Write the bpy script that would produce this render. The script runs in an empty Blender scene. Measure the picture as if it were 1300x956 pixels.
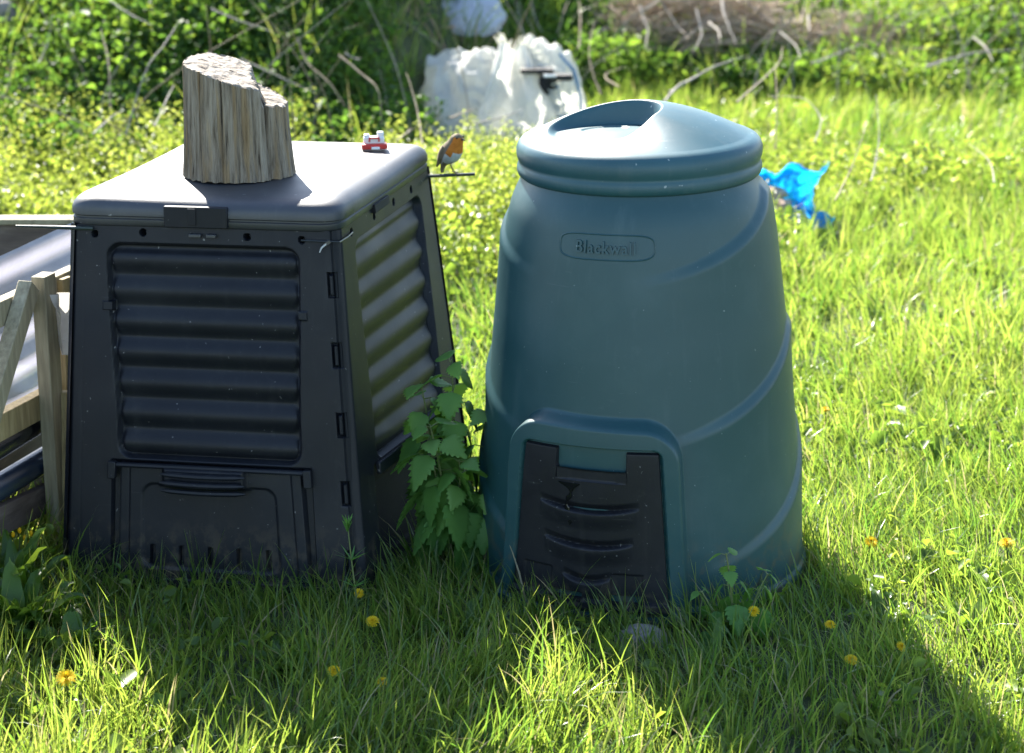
import bpy, math, random
import numpy as np
from mathutils import Vector, noise
random.seed(7); rng = np.random.default_rng(11)
R = math.radians
S = bpy.context.scene
COL = S.collection

# ------------------------------------------------------------------ camera frame (metres)
CAM_H, PITCH, FPX, CX, CY = 1.75, R(16.45), 2460.0, 650.0, 433.5
def ray(px, py):
    a = (px-CX)/FPX; b = (py-CY)/FPX
    return Vector((a, math.cos(PITCH)-b*math.sin(PITCH), -math.sin(PITCH)-b*math.cos(PITCH)))
def onz(px, py, z=0.0):
    r = ray(px, py); t = (z-CAM_H)/r.z; return Vector((0, 0, CAM_H)) + r*t
def ony(px, py, y):
    r = ray(px, py); return Vector((0, 0, CAM_H)) + r*(y/r.y)
def onplane(px, py, p0, n):
    r = ray(px, py); o = Vector((0, 0, CAM_H)); return o + r*((p0-o).dot(n)/r.dot(n))

# ------------------------------------------------------------------ helpers
def tag(o, label=None, cat=None, group=None, kind=None):
    if label: o['label'] = label
    if cat: o['category'] = cat
    if group: o['group'] = group
    if kind: o['kind'] = kind
    return o
def link(name, me, mat=None, parent=None, smooth=True, sharp=None):
    o = bpy.data.objects.new(name, me); COL.objects.link(o)
    if mat is not None:
        for m in (mat if isinstance(mat, (list, tuple)) else [mat]): me.materials.append(m)
    if parent is not None: o.parent = parent
    if smooth:
        me.polygons.foreach_set('use_smooth', [True]*len(me.polygons))
        if sharp: me.set_sharp_from_angle(angle=R(sharp))
    return o
def empty(name, loc=(0, 0, 0), rot=(0, 0, 0)):
    o = bpy.data.objects.new(name, None); COL.objects.link(o)
    o.location = loc; o.rotation_euler = rot; o.empty_display_size = .05
    return o
def mesh_np(name, V, F, attr=None):
    """V (n,3), F (m,4) or (m,3) int arrays"""
    me = bpy.data.meshes.new(name)
    V = np.ascontiguousarray(V, dtype=np.float32); F = np.ascontiguousarray(F, dtype=np.int32)
    k = F.shape[1]
    me.vertices.add(len(V)); me.vertices.foreach_set('co', V.ravel())
    me.loops.add(F.size); me.loops.foreach_set('vertex_index', F.ravel())
    me.polygons.add(len(F)); me.polygons.foreach_set('loop_start', np.arange(0, F.size, k, dtype=np.int32))
    me.update(calc_edges=True); me.validate()
    if attr is not None:
        a = me.attributes.new('tint', 'FLOAT_COLOR', 'POINT')
        a.data.foreach_set('color', np.ascontiguousarray(attr, dtype=np.float32).ravel())
    return me
def grid_faces(nu, nv, wrap=False):
    i = np.arange(nu if wrap else nu-1); j = np.arange(nv-1)
    I, J = np.meshgrid(i, j, indexing='ij'); I2 = (I+1) % nu
    return np.stack([I*nv+J, I2*nv+J, I2*nv+J+1, I*nv+J+1], -1).reshape(-1, 4)
class MB:
    def __init__(s): s.v = []; s.f = []
    def add(s, vs, fs):
        b = len(s.v); s.v += [tuple(v) for v in vs]; s.f += [tuple(b+i for i in f) for f in fs]; return s
    def box(s, c, size, rot=None, taper=1.0):
        c = Vector(c); vs = []
        for z in (-1, 1):
            for x, y in ((-1, -1), (1, -1), (1, 1), (-1, 1)):
                k = taper if z > 0 else 1
                v = Vector((x*size[0]/2*k, y*size[1]/2*k, z*size[2]/2))
                if rot is not None: v = rot @ v
                vs.append(c+v)
        return s.add(vs, [(3, 2, 1, 0), (4, 5, 6, 7), (0, 1, 5, 4), (1, 2, 6, 5), (2, 3, 7, 6), (3, 0, 4, 7)])
    def beam(s, a, b, w, t, n):
        """board from a to b, width w in the plane across n, thickness t along n"""
        a = Vector(a); b = Vector(b); d = (b-a).normalized(); n = Vector(n).normalized(); u = d.cross(n).normalized()
        vs = []
        for p in (a, b):
            for i, j in ((-1, -1), (1, -1), (1, 1), (-1, 1)): vs.append(p+u*(w/2*i)+n*(t/2*j))
        return s.add(vs, [(3, 2, 1, 0), (4, 5, 6, 7), (0, 1, 5, 4), (1, 2, 6, 5), (2, 3, 7, 6), (3, 0, 4, 7)])
    def tube(s, pts, rad, n=6):
        pts = [Vector(p) for p in pts]
        if not isinstance(rad, (list, tuple)): rad = [rad]*len(pts)
        b = len(s.v); prev = None
        for i, p in enumerate(pts):
            d = (pts[min(i+1, len(pts)-1)]-pts[max(i-1, 0)]).normalized()
            if prev is None:
                up = Vector((0, 0, 1)) if abs(d.z) < .9 else Vector((1, 0, 0)); u = d.cross(up).normalized()
            else: u = (prev-d*prev.dot(d)).normalized()
            prev = u; w = d.cross(u)
            for k in range(n):
                a = 2*math.pi*k/n; s.v.append(tuple(p+(u*math.cos(a)+w*math.sin(a))*rad[i]))
        for i in range(len(pts)-1):
            for k in range(n):
                s.f.append((b+i*n+k, b+i*n+(k+1) % n, b+(i+1)*n+(k+1) % n, b+(i+1)*n+k))
        s.f.append(tuple(b+k for k in range(n))[::-1]); e = b+(len(pts)-1)*n
        s.f.append(tuple(e+k for k in range(n))); return s
    def ball(s, c, r, n=10, sc=(1, 1, 1)):
        b = len(s.v); c = Vector(c)
        for i in range(n+1):
            t = math.pi*i/n
            for k in range(2*n):
                a = math.pi*k/n
                s.v.append((c.x+r*sc[0]*math.sin(t)*math.cos(a), c.y+r*sc[1]*math.sin(t)*math.sin(a), c.z+r*sc[2]*math.cos(t)))
        m = 2*n
        for i in range(n):
            for k in range(m): s.f.append((b+i*m+k, b+(i+1)*m+k, b+(i+1)*m+(k+1) % m, b+i*m+(k+1) % m))
        return s
    def build(s, name, mat, parent=None, smooth=True, sharp=35, bevel=0):
        me = bpy.data.meshes.new(name); me.from_pydata(s.v, [], s.f); me.update()
        o = link(name, me, mat, parent, smooth, sharp)
        if bevel:
            m = o.modifiers.new('bevel', 'BEVEL'); m.width = bevel; m.segments = 2; m.limit_method = 'ANGLE'; m.angle_limit = R(40)
        return o
def sst(x, a, b):
    t = np.clip((x-a)/(b-a), 0, 1); return t*t*(3-2*t)
def vnoise(P, scale, seed=0.0):
    return np.array([noise.noise(Vector((p[0]*scale+seed, p[1]*scale-seed, (p[2] if len(p) > 2 else 0)*scale+seed*.37))) for p in P])
# fast 2-D value noise
_T = rng.random((256, 256))
def n2(x, y, f=1.0, o=0):
    x = np.asarray(x, float)*f+o*17.3; y = np.asarray(y, float)*f+o*9.1
    xi = np.floor(x).astype(int); yi = np.floor(y).astype(int); fx = x-xi; fy = y-yi
    fx = fx*fx*(3-2*fx); fy = fy*fy*(3-2*fy); g = lambda a, b: _T[a % 256, b % 256]
    return (g(xi, yi)*(1-fx)+g(xi+1, yi)*fx)*(1-fy)+(g(xi, yi+1)*(1-fx)+g(xi+1, yi+1)*fx)*fy
def fbm2(x, y, f=1.0, o=0, oct=3):
    s = 0; a = .5; t = 0
    for i in range(oct): s = s+a*n2(x, y, f, o+i); t += a; a *= .5; f *= 2.1
    return s/t

# ------------------------------------------------------------------ materials
def newmat(name):
    m = bpy.data.materials.new(name); m.use_nodes = True; nt = m.node_tree; nt.nodes.clear()
    out = nt.nodes.new('ShaderNodeOutputMaterial'); return m, nt, out
def N(nt, t, **kw):
    n = nt.nodes.new(t)
    for k, v in kw.items():
        if k in n.inputs: n.inputs[k].default_value = v
        else: setattr(n, k, v)
    return n
def ramp(nt, fac, stops):
    r = nt.nodes.new('ShaderNodeValToRGB'); e = r.color_ramp.elements
    while len(e) < len(stops): e.new(.5)
    for i, (p, c) in enumerate(stops):
        e[i].position = p; e[i].color = (*c, 1) if len(c) == 3 else c
    nt.links.new(fac, r.inputs[0]); return r
def surf(name, stops, scale=8.0, rough=.5, bump=.2, bscale=60., spec=.5, stretch=(1, 1, 1), rough_var=.1, detail=6, bdist=.002, speck=None, coat=0, dirt=None):
    """noise driven colour ramp + bump, object coordinates"""
    m, nt, out = newmat(name); L = nt.links.new
    tc = N(nt, 'ShaderNodeTexCoord'); mp = N(nt, 'ShaderNodeMapping'); mp.inputs['Scale'].default_value = stretch
    L(tc.outputs['Object'], mp.inputs[0])
    nz = N(nt, 'ShaderNodeTexNoise', Scale=scale, Detail=detail, Roughness=.6); L(mp.outputs[0], nz.inputs['Vector'])
    cr = ramp(nt, nz.outputs[0], stops)
    b = N(nt, 'ShaderNodeBsdfPrincipled'); col = cr.outputs[0]
    if speck:
        sn = N(nt, 'ShaderNodeTexNoise', Scale=speck[0], Detail=2.); L(tc.outputs['Object'], sn.inputs['Vector'])
        sr = ramp(nt, sn.outputs[0], [(speck[1], (0, 0, 0)), (speck[1]+.03, (1, 1, 1))])
        mx = N(nt, 'ShaderNodeMix', data_type='RGBA'); L(sr.outputs[0], mx.inputs[0]); L(col, mx.inputs[6]); mx.inputs[7].default_value = (*speck[2], 1)
        col = mx.outputs[2]
    if dirt:
        # dusty smudges, vertical run marks, fine scratches and mud splashed on the foot
        dcol, amt, mud = dirt
        def layer(colr, scale, stretch_, lo, hi, k, det=6.):
            nonlocal col
            m2 = N(nt, 'ShaderNodeMapping'); m2.inputs['Scale'].default_value = stretch_; L(tc.outputs['Object'], m2.inputs[0])
            q = N(nt, 'ShaderNodeTexNoise', Scale=scale, Detail=det, Roughness=.65); L(m2.outputs[0], q.inputs['Vector'])
            rr = ramp(nt, q.outputs[0], [(lo, (0, 0, 0)), (hi, (k, k, k))])
            mm = N(nt, 'ShaderNodeMix', data_type='RGBA'); L(rr.outputs[0], mm.inputs[0]); L(col, mm.inputs[6]); mm.inputs[7].default_value = (*colr, 1); col = mm.outputs[2]
            return rr, mm
        layer(dcol, 3.0, (1, 1, 1), .50, .72, amt)
        layer(dcol, 2.2, (14, 14, .7), .56, .74, amt*.9)
        layer(dcol, 5.0, (2, 2, 30), .69, .72, amt*1.3, 3.)
        layer(dcol, 26., (1, 1, 1), .62, .70, amt*.6)
        rr, mm = layer((.10, .08, .05), 34., (1, 1, .8), .50, .60, .75)
        sx = N(nt, 'ShaderNodeSeparateXYZ'); L(tc.outputs['Object'], sx.inputs[0])
        zr = N(nt, 'ShaderNodeMapRange'); zr.inputs[1].default_value = mud; zr.inputs[2].default_value = 0.; L(sx.outputs[2], zr.inputs[0])
        mu = N(nt, 'ShaderNodeMath', operation='MULTIPLY'); L(zr.outputs[0], mu.inputs[0]); L(rr.outputs[0], mu.inputs[1]); L(mu.outputs[0], mm.inputs[0])
    L(col, b.inputs['Base Color'])
    n3 = N(nt, 'ShaderNodeTexNoise', Scale=scale*1.7, Detail=4.); L(mp.outputs[0], n3.inputs['Vector'])
    mr = N(nt, 'ShaderNodeMapRange'); mr.inputs[3].default_value = rough-rough_var; mr.inputs[4].default_value = rough+rough_var
    L(n3.outputs[0], mr.inputs[0]); L(mr.outputs[0], b.inputs['Roughness'])
    b.inputs['Specular IOR Level'].default_value = spec
    if coat: b.inputs['Coat Weight'].default_value = coat
    n4 = N(nt, 'ShaderNodeTexNoise', Scale=bscale, Detail=5.); L(mp.outputs[0], n4.inputs['Vector'])
    bp = N(nt, 'ShaderNodeBump', Strength=bump, Distance=bdist); L(n4.outputs[0], bp.inputs['Height']); L(bp.outputs[0], b.inputs['Normal'])
    L(b.outputs[0], out.inputs[0]); return m
def leafmat(name, stops, tstops, trans=.5, rough=.4, spec=.4):
    m, nt, out = newmat(name); L = nt.links.new
    at = N(nt, 'ShaderNodeAttribute', attribute_name='tint'); sp = N(nt, 'ShaderNodeSeparateColor'); L(at.outputs['Color'], sp.inputs[0])
    c1 = ramp(nt, sp.outputs[0], stops); c2 = ramp(nt, sp.outputs[0], tstops)
    b = N(nt, 'ShaderNodeBsdfPrincipled', Roughness=rough); b.inputs['Specular IOR Level'].default_value = spec
    L(c1.outputs[0], b.inputs['Base Color'])
    t = N(nt, 'ShaderNodeBsdfTranslucent'); L(c2.outputs[0], t.inputs[0])
    mx = N(nt, 'ShaderNodeMixShader', Fac=trans); L(b.outputs[0], mx.inputs[1]); L(t.outputs[0], mx.inputs[2]); L(mx.outputs[0], out.inputs[0])
    return m
def plain(name, col, rough=.5, spec=.5, **kw):
    return surf(name, [(.35, tuple(c*.85 for c in col)), (.65, tuple(min(1, c*1.12) for c in col))], rough=rough, spec=spec, **kw)

M = {}
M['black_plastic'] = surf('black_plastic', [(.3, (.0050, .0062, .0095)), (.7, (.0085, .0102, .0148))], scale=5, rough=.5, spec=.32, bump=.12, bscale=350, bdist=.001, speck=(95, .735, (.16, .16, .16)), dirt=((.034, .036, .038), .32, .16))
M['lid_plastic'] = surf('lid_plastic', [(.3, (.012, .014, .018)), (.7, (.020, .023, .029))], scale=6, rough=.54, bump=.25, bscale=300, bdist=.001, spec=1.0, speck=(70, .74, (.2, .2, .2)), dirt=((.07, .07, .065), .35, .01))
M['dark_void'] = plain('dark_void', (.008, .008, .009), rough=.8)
M['green_plastic'] = surf('green_plastic', [(.3, (.0115, .054, .061)), (.7, (.016, .065, .072))], scale=3, rough=.44, spec=.55, bump=.1, bscale=260, bdist=.001, rough_var=.06, speck=(110, .75, (.22, .28, .28)), dirt=((.07, .12, .125), .24, .20))
M['green_lid'] = surf('green_lid', [(.3, (.018, .070, .085)), (.7, (.027, .088, .104))], scale=7, rough=.45, bump=.12, bscale=260, bdist=.001, speck=(60, .73, (.25, .3, .3)), dirt=((.09, .13, .135), .4, .01))
M['hatch_plastic'] = surf('hatch_plastic', [(.3, (.006, .0068, .010)), (.7, (.010, .0112, .0155))], scale=9, rough=.52, spec=.35, bump=.2, bscale=300, bdist=.001, speck=(130, .72, (.12, .12, .12)), dirt=((.035, .036, .036), .4, .12))
M['wet'] = plain('wet_film', (.006, .006, .008), rough=.08)
M['tie'] = plain('tie_plastic', (.02, .022, .02), rough=.35)
M['rod'] = plain('rod_paint', (.02, .03, .022), rough=.4)
M['metal'] = plain('pale_metal', (.5, .5, .48), rough=.35)
M['tan_stalk'] = surf('dry_stalk', [(.3, (.17, .115, .065)), (.7, (.34, .26, .17))], scale=20, rough=.7, bump=.3)
M['grey_stalk'] = surf('weathered_stalk', [(.3, (.17, .14, .11)), (.7, (.36, .32, .27))], scale=20, rough=.7, bump=.3)
M['twig'] = surf('dead_twig', [(.3, (.24, .16, .10)), (.7, (.55, .43, .31))], scale=6, rough=.8, bump=.3)
M['timber'] = surf('weathered_timber', [(.25, (.17, .14, .085)), (.55, (.31, .27, .17)), (.8, (.42, .37, .25))], scale=9, rough=.75, bump=.5, bscale=30, stretch=(9, 9, .8), bdist=.003)
M['timber_y'] = surf('yellow_timber', [(.25, (.20, .15, .07)), (.55, (.36, .28, .13)), (.8, (.48, .39, .22))], scale=9, rough=.75, bump=.5, bscale=30, stretch=(9, 9, .8), bdist=.003)
M['fence_wood'] = surf('old_fence_wood', [(.25, (.05, .036, .030)), (.55, (.12, .09, .075)), (.8, (.24, .20, .17))], scale=6, rough=.8, bump=.5, bscale=25, stretch=(1, 1, 7), bdist=.003)
M['pipe'] = surf('black_pipe', [(.3, (.010, .011, .014)), (.7, (.035, .038, .045))], scale=6, rough=.22, bump=.05, stretch=(1, 1, 1))
M['pipe_blue'] = surf('blue_black_pipe', [(.3, (.010, .022, .045)), (.7, (.02, .04, .075))], scale=6, rough=.3, bump=.05)
M['white_plastic'] = plain('white_plastic', (.8, .8, .78), rough=.35)
M['red_plastic'] = plain('red_plastic', (.55, .03, .02), rough=.35)
M['stone'] = surf('stone', [(.3, (.16, .14, .12)), (.7, (.30, .27, .24))], scale=20, rough=.85, bump=.6, bscale=40, bdist=.004)
M['clod'] = surf('pale_soil_clod', [(.3, (.28, .17, .12)), (.7, (.46, .33, .25))], scale=25, rough=.9, bump=.7, bscale=60, bdist=.004)
M['soil'] = surf('soil', [(.3, (.025, .035, .012)), (.55, (.045, .060, .020)), (.75, (.08, .08, .035))], scale=3, rough=.95, bump=.8, bscale=30, bdist=.02)

def stump_material():
    m, nt, out = newmat('weathered_log'); L = nt.links.new
    tc = N(nt, 'ShaderNodeTexCoord'); mp = N(nt, 'ShaderNodeMapping'); mp.inputs['Scale'].default_value = (52, 52, 3.4); L(tc.outputs['Object'], mp.inputs[0])
    a = N(nt, 'ShaderNodeTexNoise', Scale=2.2, Detail=7., Roughness=.65); L(mp.outputs[0], a.inputs['Vector'])
    c = ramp(nt, a.outputs[0], [(.30, (.020, .014, .010)), (.37, (.15, .12, .085)), (.48, (.25, .205, .15)), (.62, (.33, .285, .22)), (.78, (.43, .39, .33))])
    o = N(nt, 'ShaderNodeTexNoise', Scale=1.1, Detail=3.); L(mp.outputs[0], o.inputs['Vector'])
    orr = ramp(nt, o.outputs[0], [(.50, (0, 0, 0)), (.62, (1, 1, 1))])
    mx = N(nt, 'ShaderNodeMix', data_type='RGBA', blend_type='MULTIPLY'); L(orr.outputs[0], mx.inputs[0]); L(c.outputs[0], mx.inputs[6]); mx.inputs[7].default_value = (.90, .76, .56, 1)
    b = N(nt, 'ShaderNodeBsdfPrincipled', Roughness=.85); L(mx.outputs[2], b.inputs['Base Color']); b.inputs['Specular IOR Level'].default_value = .2
    mp2 = N(nt, 'ShaderNodeMapping'); mp2.inputs['Scale'].default_value = (80, 80, 6); L(tc.outputs['Object'], mp2.inputs[0])
    n2_ = N(nt, 'ShaderNodeTexNoise', Scale=2.5, Detail=6.); L(mp2.outputs[0], n2_.inputs['Vector'])
    bp = N(nt, 'ShaderNodeBump', Strength=1., Distance=.009); L(n2_.outputs[0], bp.inputs['Height']); L(bp.outputs[0], b.inputs['Normal'])
    L(b.outputs[0], out.inputs[0]); return m
M['stump'] = stump_material()
M['stump_top'] = surf('cut_wood', [(.3, (.10, .075, .055)), (.5, (.24, .20, .155)), (.7, (.34, .30, .25))], scale=45, rough=.85, bump=1., bscale=70, bdist=.008)

def cloth(name, col, trans, tcol, rough=.55, bscale=40, bdist=.004):
    m, nt, out = newmat(name); L = nt.links.new
    tc = N(nt, 'ShaderNodeTexCoord'); nz = N(nt, 'ShaderNodeTexNoise', Scale=9., Detail=5.); L(tc.outputs['Object'], nz.inputs['Vector'])
    c = ramp(nt, nz.outputs[0], [(.3, tuple(v*.85 for v in col)), (.65, col)])
    b = N(nt, 'ShaderNodeBsdfPrincipled', Roughness=rough); L(c.outputs[0], b.inputs['Base Color'])
    t = N(nt, 'ShaderNodeBsdfTranslucent'); t.inputs[0].default_value = (*tcol, 1)
    n3 = N(nt, 'ShaderNodeTexNoise', Scale=float(bscale), Detail=4.); L(tc.outputs['Object'], n3.inputs['Vector'])
    bp = N(nt, 'ShaderNodeBump', Strength=.5, Distance=bdist); L(n3.outputs[0], bp.inputs['Height']); L(bp.outputs[0], b.inputs['Normal'])
    mx = N(nt, 'ShaderNodeMixShader', Fac=trans); L(b.outputs[0], mx.inputs[1]); L(t.outputs[0], mx.inputs[2]); L(mx.outputs[0], out.inputs[0]); return m
M['sack'] = cloth('woven_white_sack', (.86, .85, .80), .6, (.85, .84, .76), bscale=60)
M['sheet'] = cloth('pale_blue_grey_sheet', (.40, .43, .50), .15, (.4, .42, .48))
M['blue_bag'] = cloth('thin_blue_polythene', (.005, .26, .68), .55, (.01, .42, .85), rough=.25, bscale=20, bdist=.008)
M['scrap'] = cloth('milky_polythene', (.62, .60, .55), .45, (.7, .68, .62), rough=.3)
def clear_sheet():
    m, nt, out = newmat('clear_corrugated_plastic'); L = nt.links.new
    tc = N(nt, 'ShaderNodeTexCoord'); nz = N(nt, 'ShaderNodeTexNoise', Scale=14., Detail=5.); L(tc.outputs['Object'], nz.inputs['Vector'])
    c = ramp(nt, nz.outputs[0], [(.35, (.24, .25, .30)), (.65, (.42, .43, .48))])
    b = N(nt, 'ShaderNodeBsdfPrincipled', Roughness=.16); L(c.outputs[0], b.inputs['Base Color']); b.inputs['Specular IOR Level'].default_value = .8
    t = N(nt, 'ShaderNodeBsdfTranslucent'); t.inputs[0].default_value = (.42, .41, .50, 1)
    tr = N(nt, 'ShaderNodeBsdfTransparent'); tr.inputs[0].default_value = (.9, .9, .92, 1)
    m1 = N(nt, 'ShaderNodeMixShader', Fac=.45); L(b.outputs[0], m1.inputs[1]); L(t.outputs[0], m1.inputs[2])
    m2 = N(nt, 'ShaderNodeMixShader', Fac=.2); L(m1.outputs[0], m2.inputs[1]); L(tr.outputs[0], m2.inputs[2]); L(m2.outputs[0], out.inputs[0]); return m
M['clear'] = clear_sheet()

M['grass'] = leafmat('grass_blades', [(0, (.050, .110, .022)), (.45, (.090, .160, .032)), (.86, (.15, .21, .045)), (.93, (.34, .29, .15)), (1, (.42, .36, .22))],
                     [(0, (.16, .33, .035)), (.45, (.38, .51, .06)), (.86, (.56, .61, .12)), (.93, (.42, .36, .15)), (1, (.5, .42, .22))], .5, .34, .7)
M['weed'] = leafmat('weed_leaves', [(0, (.06, .11, .018)), (.5, (.12, .18, .025)), (1, (.20, .24, .04))],
                    [(0, (.16, .32, .03)), (.5, (.36, .48, .05)), (1, (.54, .59, .10))], .5, .40, .45)
M['bramble'] = leafmat('bramble_leaves', [(0, (.045, .095, .022)), (.5, (.080, .15, .032)), (1, (.15, .20, .045))],
                       [(0, (.12, .26, .03)), (.5, (.24, .40, .04)), (1, (.46, .52, .06))], .5, .55, .3)
M['nettle'] = leafmat('nettle_leaves', [(0, (.06, .16, .04)), (.6, (.10, .23, .055)), (1, (.14, .27, .07))],
                      [(0, (.10, .28, .03)), (.6, (.18, .40, .04)), (1, (.28, .5, .05))], .4, .5, .3)
M['dock'] = leafmat('dock_leaves', [(0, (.05, .11, .02)), (1, (.10, .19, .03))], [(0, (.18, .34, .02)), (1, (.34, .48, .04))], .5, .35, .5)
M['petal'] = leafmat('yellow_petals', [(0, (.70, .42, .01)), (1, (.80, .60, .02))], [(0, (.7, .45, .01)), (1, (.8, .6, .02))], .35, .6, .2)
M['stem'] = surf('green_stem', [(.3, (.07, .12, .03)), (.7, (.14, .16, .06))], scale=30, rough=.5, bump=.2)

# ------------------------------------------------------------------ terrain
def bank(x, y):
    s = sst(x, -.5, 1.5)
    y0 = 8.45+2.35*sst(x, -1.0, .7)+.12*np.sin(x*1.6+.6)
    k = .95*(1-s)+.32*s
    cap = 1.5*(1-s)+1.3*s
    d = np.maximum(0, y-y0); d = d*d/(d+.25)
    return cap*(1-np.exp(-k*d/cap)), y0
def ground_z(x, y):
    x = np.asarray(x, float); y = np.asarray(y, float)
    b, _ = bank(x, y)
    near = sst(y, 4.8, 7.0)
    return b+near*(.12*(fbm2(x, y, .9, 3)-.5))+b*.25*(fbm2(x, y, 1.7, 5)-.5)
xs = np.concatenate([np.linspace(-150, -6, 16)[:-1], np.linspace(-6, 7, 110), np.linspace(7, 150, 16)[1:]])
ys = np.concatenate([np.linspace(-60, 1, 12)[:-1], np.linspace(1, 18, 140), np.linspace(18, 300, 24)[1:]])
X, Y = np.meshgrid(xs, ys, indexing='ij'); Z = ground_z(X, Y)-.004
g = link('ground', mesh_np('ground', np.stack([X, Y, Z], -1).reshape(-1, 3), grid_faces(len(xs), len(ys))), M['soil'])
tag(g, kind='structure')

# ------------------------------------------------------------------ black bin (hexahedron measured off the ground plane)
HB = .80
T = [onz(87, 284, HB), onz(429, 294, HB), onz(546, 212, HB), onz(246, 203, HB)]      # front-left, front-right, rear-right, rear-left (top)
B = [onz(76, 735), onz(462, 758), onz(606, 645)]; B.append(B[0]+(B[2]-B[1]))
bc = sum(B, Vector())/4
bin_ = empty('compost_bin', (bc.x, bc.y, 0))
tag(bin_, 'square black plastic compost bin with ribbed sides and a log on its lid', 'compost bin')
def loc(v): return Vector(v)-Vector((bc.x, bc.y, 0))
def relief(name, q, nu, nv, hf, mat, parent, sharp=28):
    """q = bottom-left, bottom-right, top-right, top-left; hf(u,v,W,Hh) = outward height in metres"""
    u = np.linspace(0, 1, nu); v = np.linspace(0, 1, nv); U, Vv = np.meshgrid(u, v, indexing='ij')
    q = [np.array(p) for p in q]
    P = (q[0]*(1-U)[..., None]+q[1]*U[..., None])*(1-Vv)[..., None]+(q[3]*(1-U)[..., None]+q[2]*U[..., None])*Vv[..., None]
    n = np.cross(q[1]-q[0], q[3]-q[0]); n /= np.linalg.norm(n)
    W = np.linalg.norm((q[1]+q[2]-q[0]-q[3])/2); Hh = np.linalg.norm((q[3]+q[2]-q[0]-q[1])/2)
    h = hf(U, Vv, W, Hh); P = P+n*h[..., None]
    return link(name, mesh_np(name, P.reshape(-1, 3), grid_faces(nu, nv)), mat, parent, True, sharp)
def rbox(U, V, u0, u1, v0, v1, e, W, Hh, r=0.0):
    """soft mask of a (rounded) rectangle in panel units; e = edge width in metres"""
    x = (U-(u0+u1)/2)*W; y = (V-(v0+v1)/2)*Hh; hx = (u1-u0)/2*W-r; hy = (v1-v0)/2*Hh-r
    dx = np.maximum(np.abs(x)-hx, 0); dy = np.maximum(np.abs(y)-hy, 0)
    d = np.sqrt(dx*dx+dy*dy)+np.minimum(np.maximum(np.abs(x)-hx, np.abs(y)-hy), 0)-r
    return 1-sst(d, -e, 0)
def front_h(U, V, W, Hh, side=False):
    ed = np.minimum(U, 1-U)*W
    h = -.016*(1-sst(ed, 0, .022))
    h = h+.003*(n2(U*3, V*4, 1, 8)-.5)
    c0 = .14+(.19-.14)*sst(1-V, 0, .65); c1 = .857+(.825-.857)*sst(1-V, 0, .65)
    Uw = (U-c0)/(c1-c0)                      # 0..1 inside the recess
    v0, v1 = (.355, .955) if not side else (.33, .95)
    m = rbox(Uw, V, 0, 1, v0, v1, .010, W*.68, Hh, .035)
    ph = (V-v0)*Hh/.0685
    ribs = (.5-.5*np.cos(2*math.pi*ph))**.78
    wob = .012*ribs
    inner = rbox(Uw, V, .0+.02*(1-ribs), 1.0-.02*(1-ribs), v0+.005, v1-.015, .016, W*.68, Hh, .02)
    h = h-m*.019+inner*(ribs*(.0115 if not side else .0095)+.001)
    for (uu, vv) in ((.105, .955),) if side else ():
        pass
    # drain/lash holes along the top band
    for hx_, hz_ in (((.10, .975), (.28, .982), (.665, .978), (.865, .974)) if not side else ((.12, .975), (.35, .975), (.56, .975), (.76, .975))):
        dd = np.sqrt(((U-hx_)*W)**2+((V-hz_)*Hh)**2); h = h-.03*(1-sst(dd, .0045, .0085))
    # hinge slots along the corner seam
    for k in range(5):
        vz = .855-.19*k
        if not side:
            ub = .965
            a = rbox(U, V, ub-.018, ub+.018, vz-.035, vz+.035, .003, W, Hh)-rbox(U, V, ub-.018+.006, ub+.018-.012, vz-.029, vz+.029, .003, W, Hh)
            h = h-.010*np.clip(a, 0, 1)
            h = h-.004*rbox(U, V, ub+.004, ub+.008, 0, 1, .003, W, Hh)*1.0
    if not side:
        # side clips on the recess
        for (a0, a1, b0, b1) in ((.13, .175, .765, .795), (.835, .872, .755, .785)):
            h = np.maximum(h, -.003+.006*rbox(U, V, a0, a1, b0, b1, .003, W, Hh)-.03*(1-rbox(U, V, a0, a1, b0, b1, .003, W, Hh)))
        # shallow gap round the hatch
        h = h-.014*rbox(U, V, .17, .855, -.1, .352, .004, W, Hh)
        h = h-.002*rbox(U, V, .06, .065, .0, 1, .002, W, Hh)
    else:
        h = h-.05*rbox(U, V, .16, .86, -.1, .325, .006, W, Hh)
    return h
Q = [loc(v) for v in B]; QT = [loc(v) for v in T]
relief('front_panel', (Q[0], Q[1], QT[1], QT[0]), 250, 340, lambda U, V, W, H: front_h(U, V, W, H), M['black_plastic'], bin_)
relief('side_panel', (Q[1], Q[2], QT[2], QT[1]), 230, 300, lambda U, V, W, H: front_h(U, V, W, H, True), M['black_plastic'], bin_)
relief('side_panel', (Q[3], Q[0], QT[0], QT[3]), 120, 200, lambda U, V, W, H: front_h(U, V, W, H, True), M['black_plastic'], bin_)
relief('back_panel', (Q[2], Q[3], QT[3], QT[2]), 120, 200, lambda U, V, W, H: front_h(U, V, W, H, True), M['black_plastic'], bin_)
nf = (Q[1]-Q[0]).cross(QT[0]-Q[0]).normalized(); uf = (Q[1]-Q[0]).normalized(); wf = nf.cross(uf).normalized()
if nf.y > 0: nf = -nf
def FP(u, v, h=0):        # point on the front face
    a = Q[0].lerp(Q[1], u); b = QT[0].lerp(QT[1], u); return a.lerp(b, v)+nf*h
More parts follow.
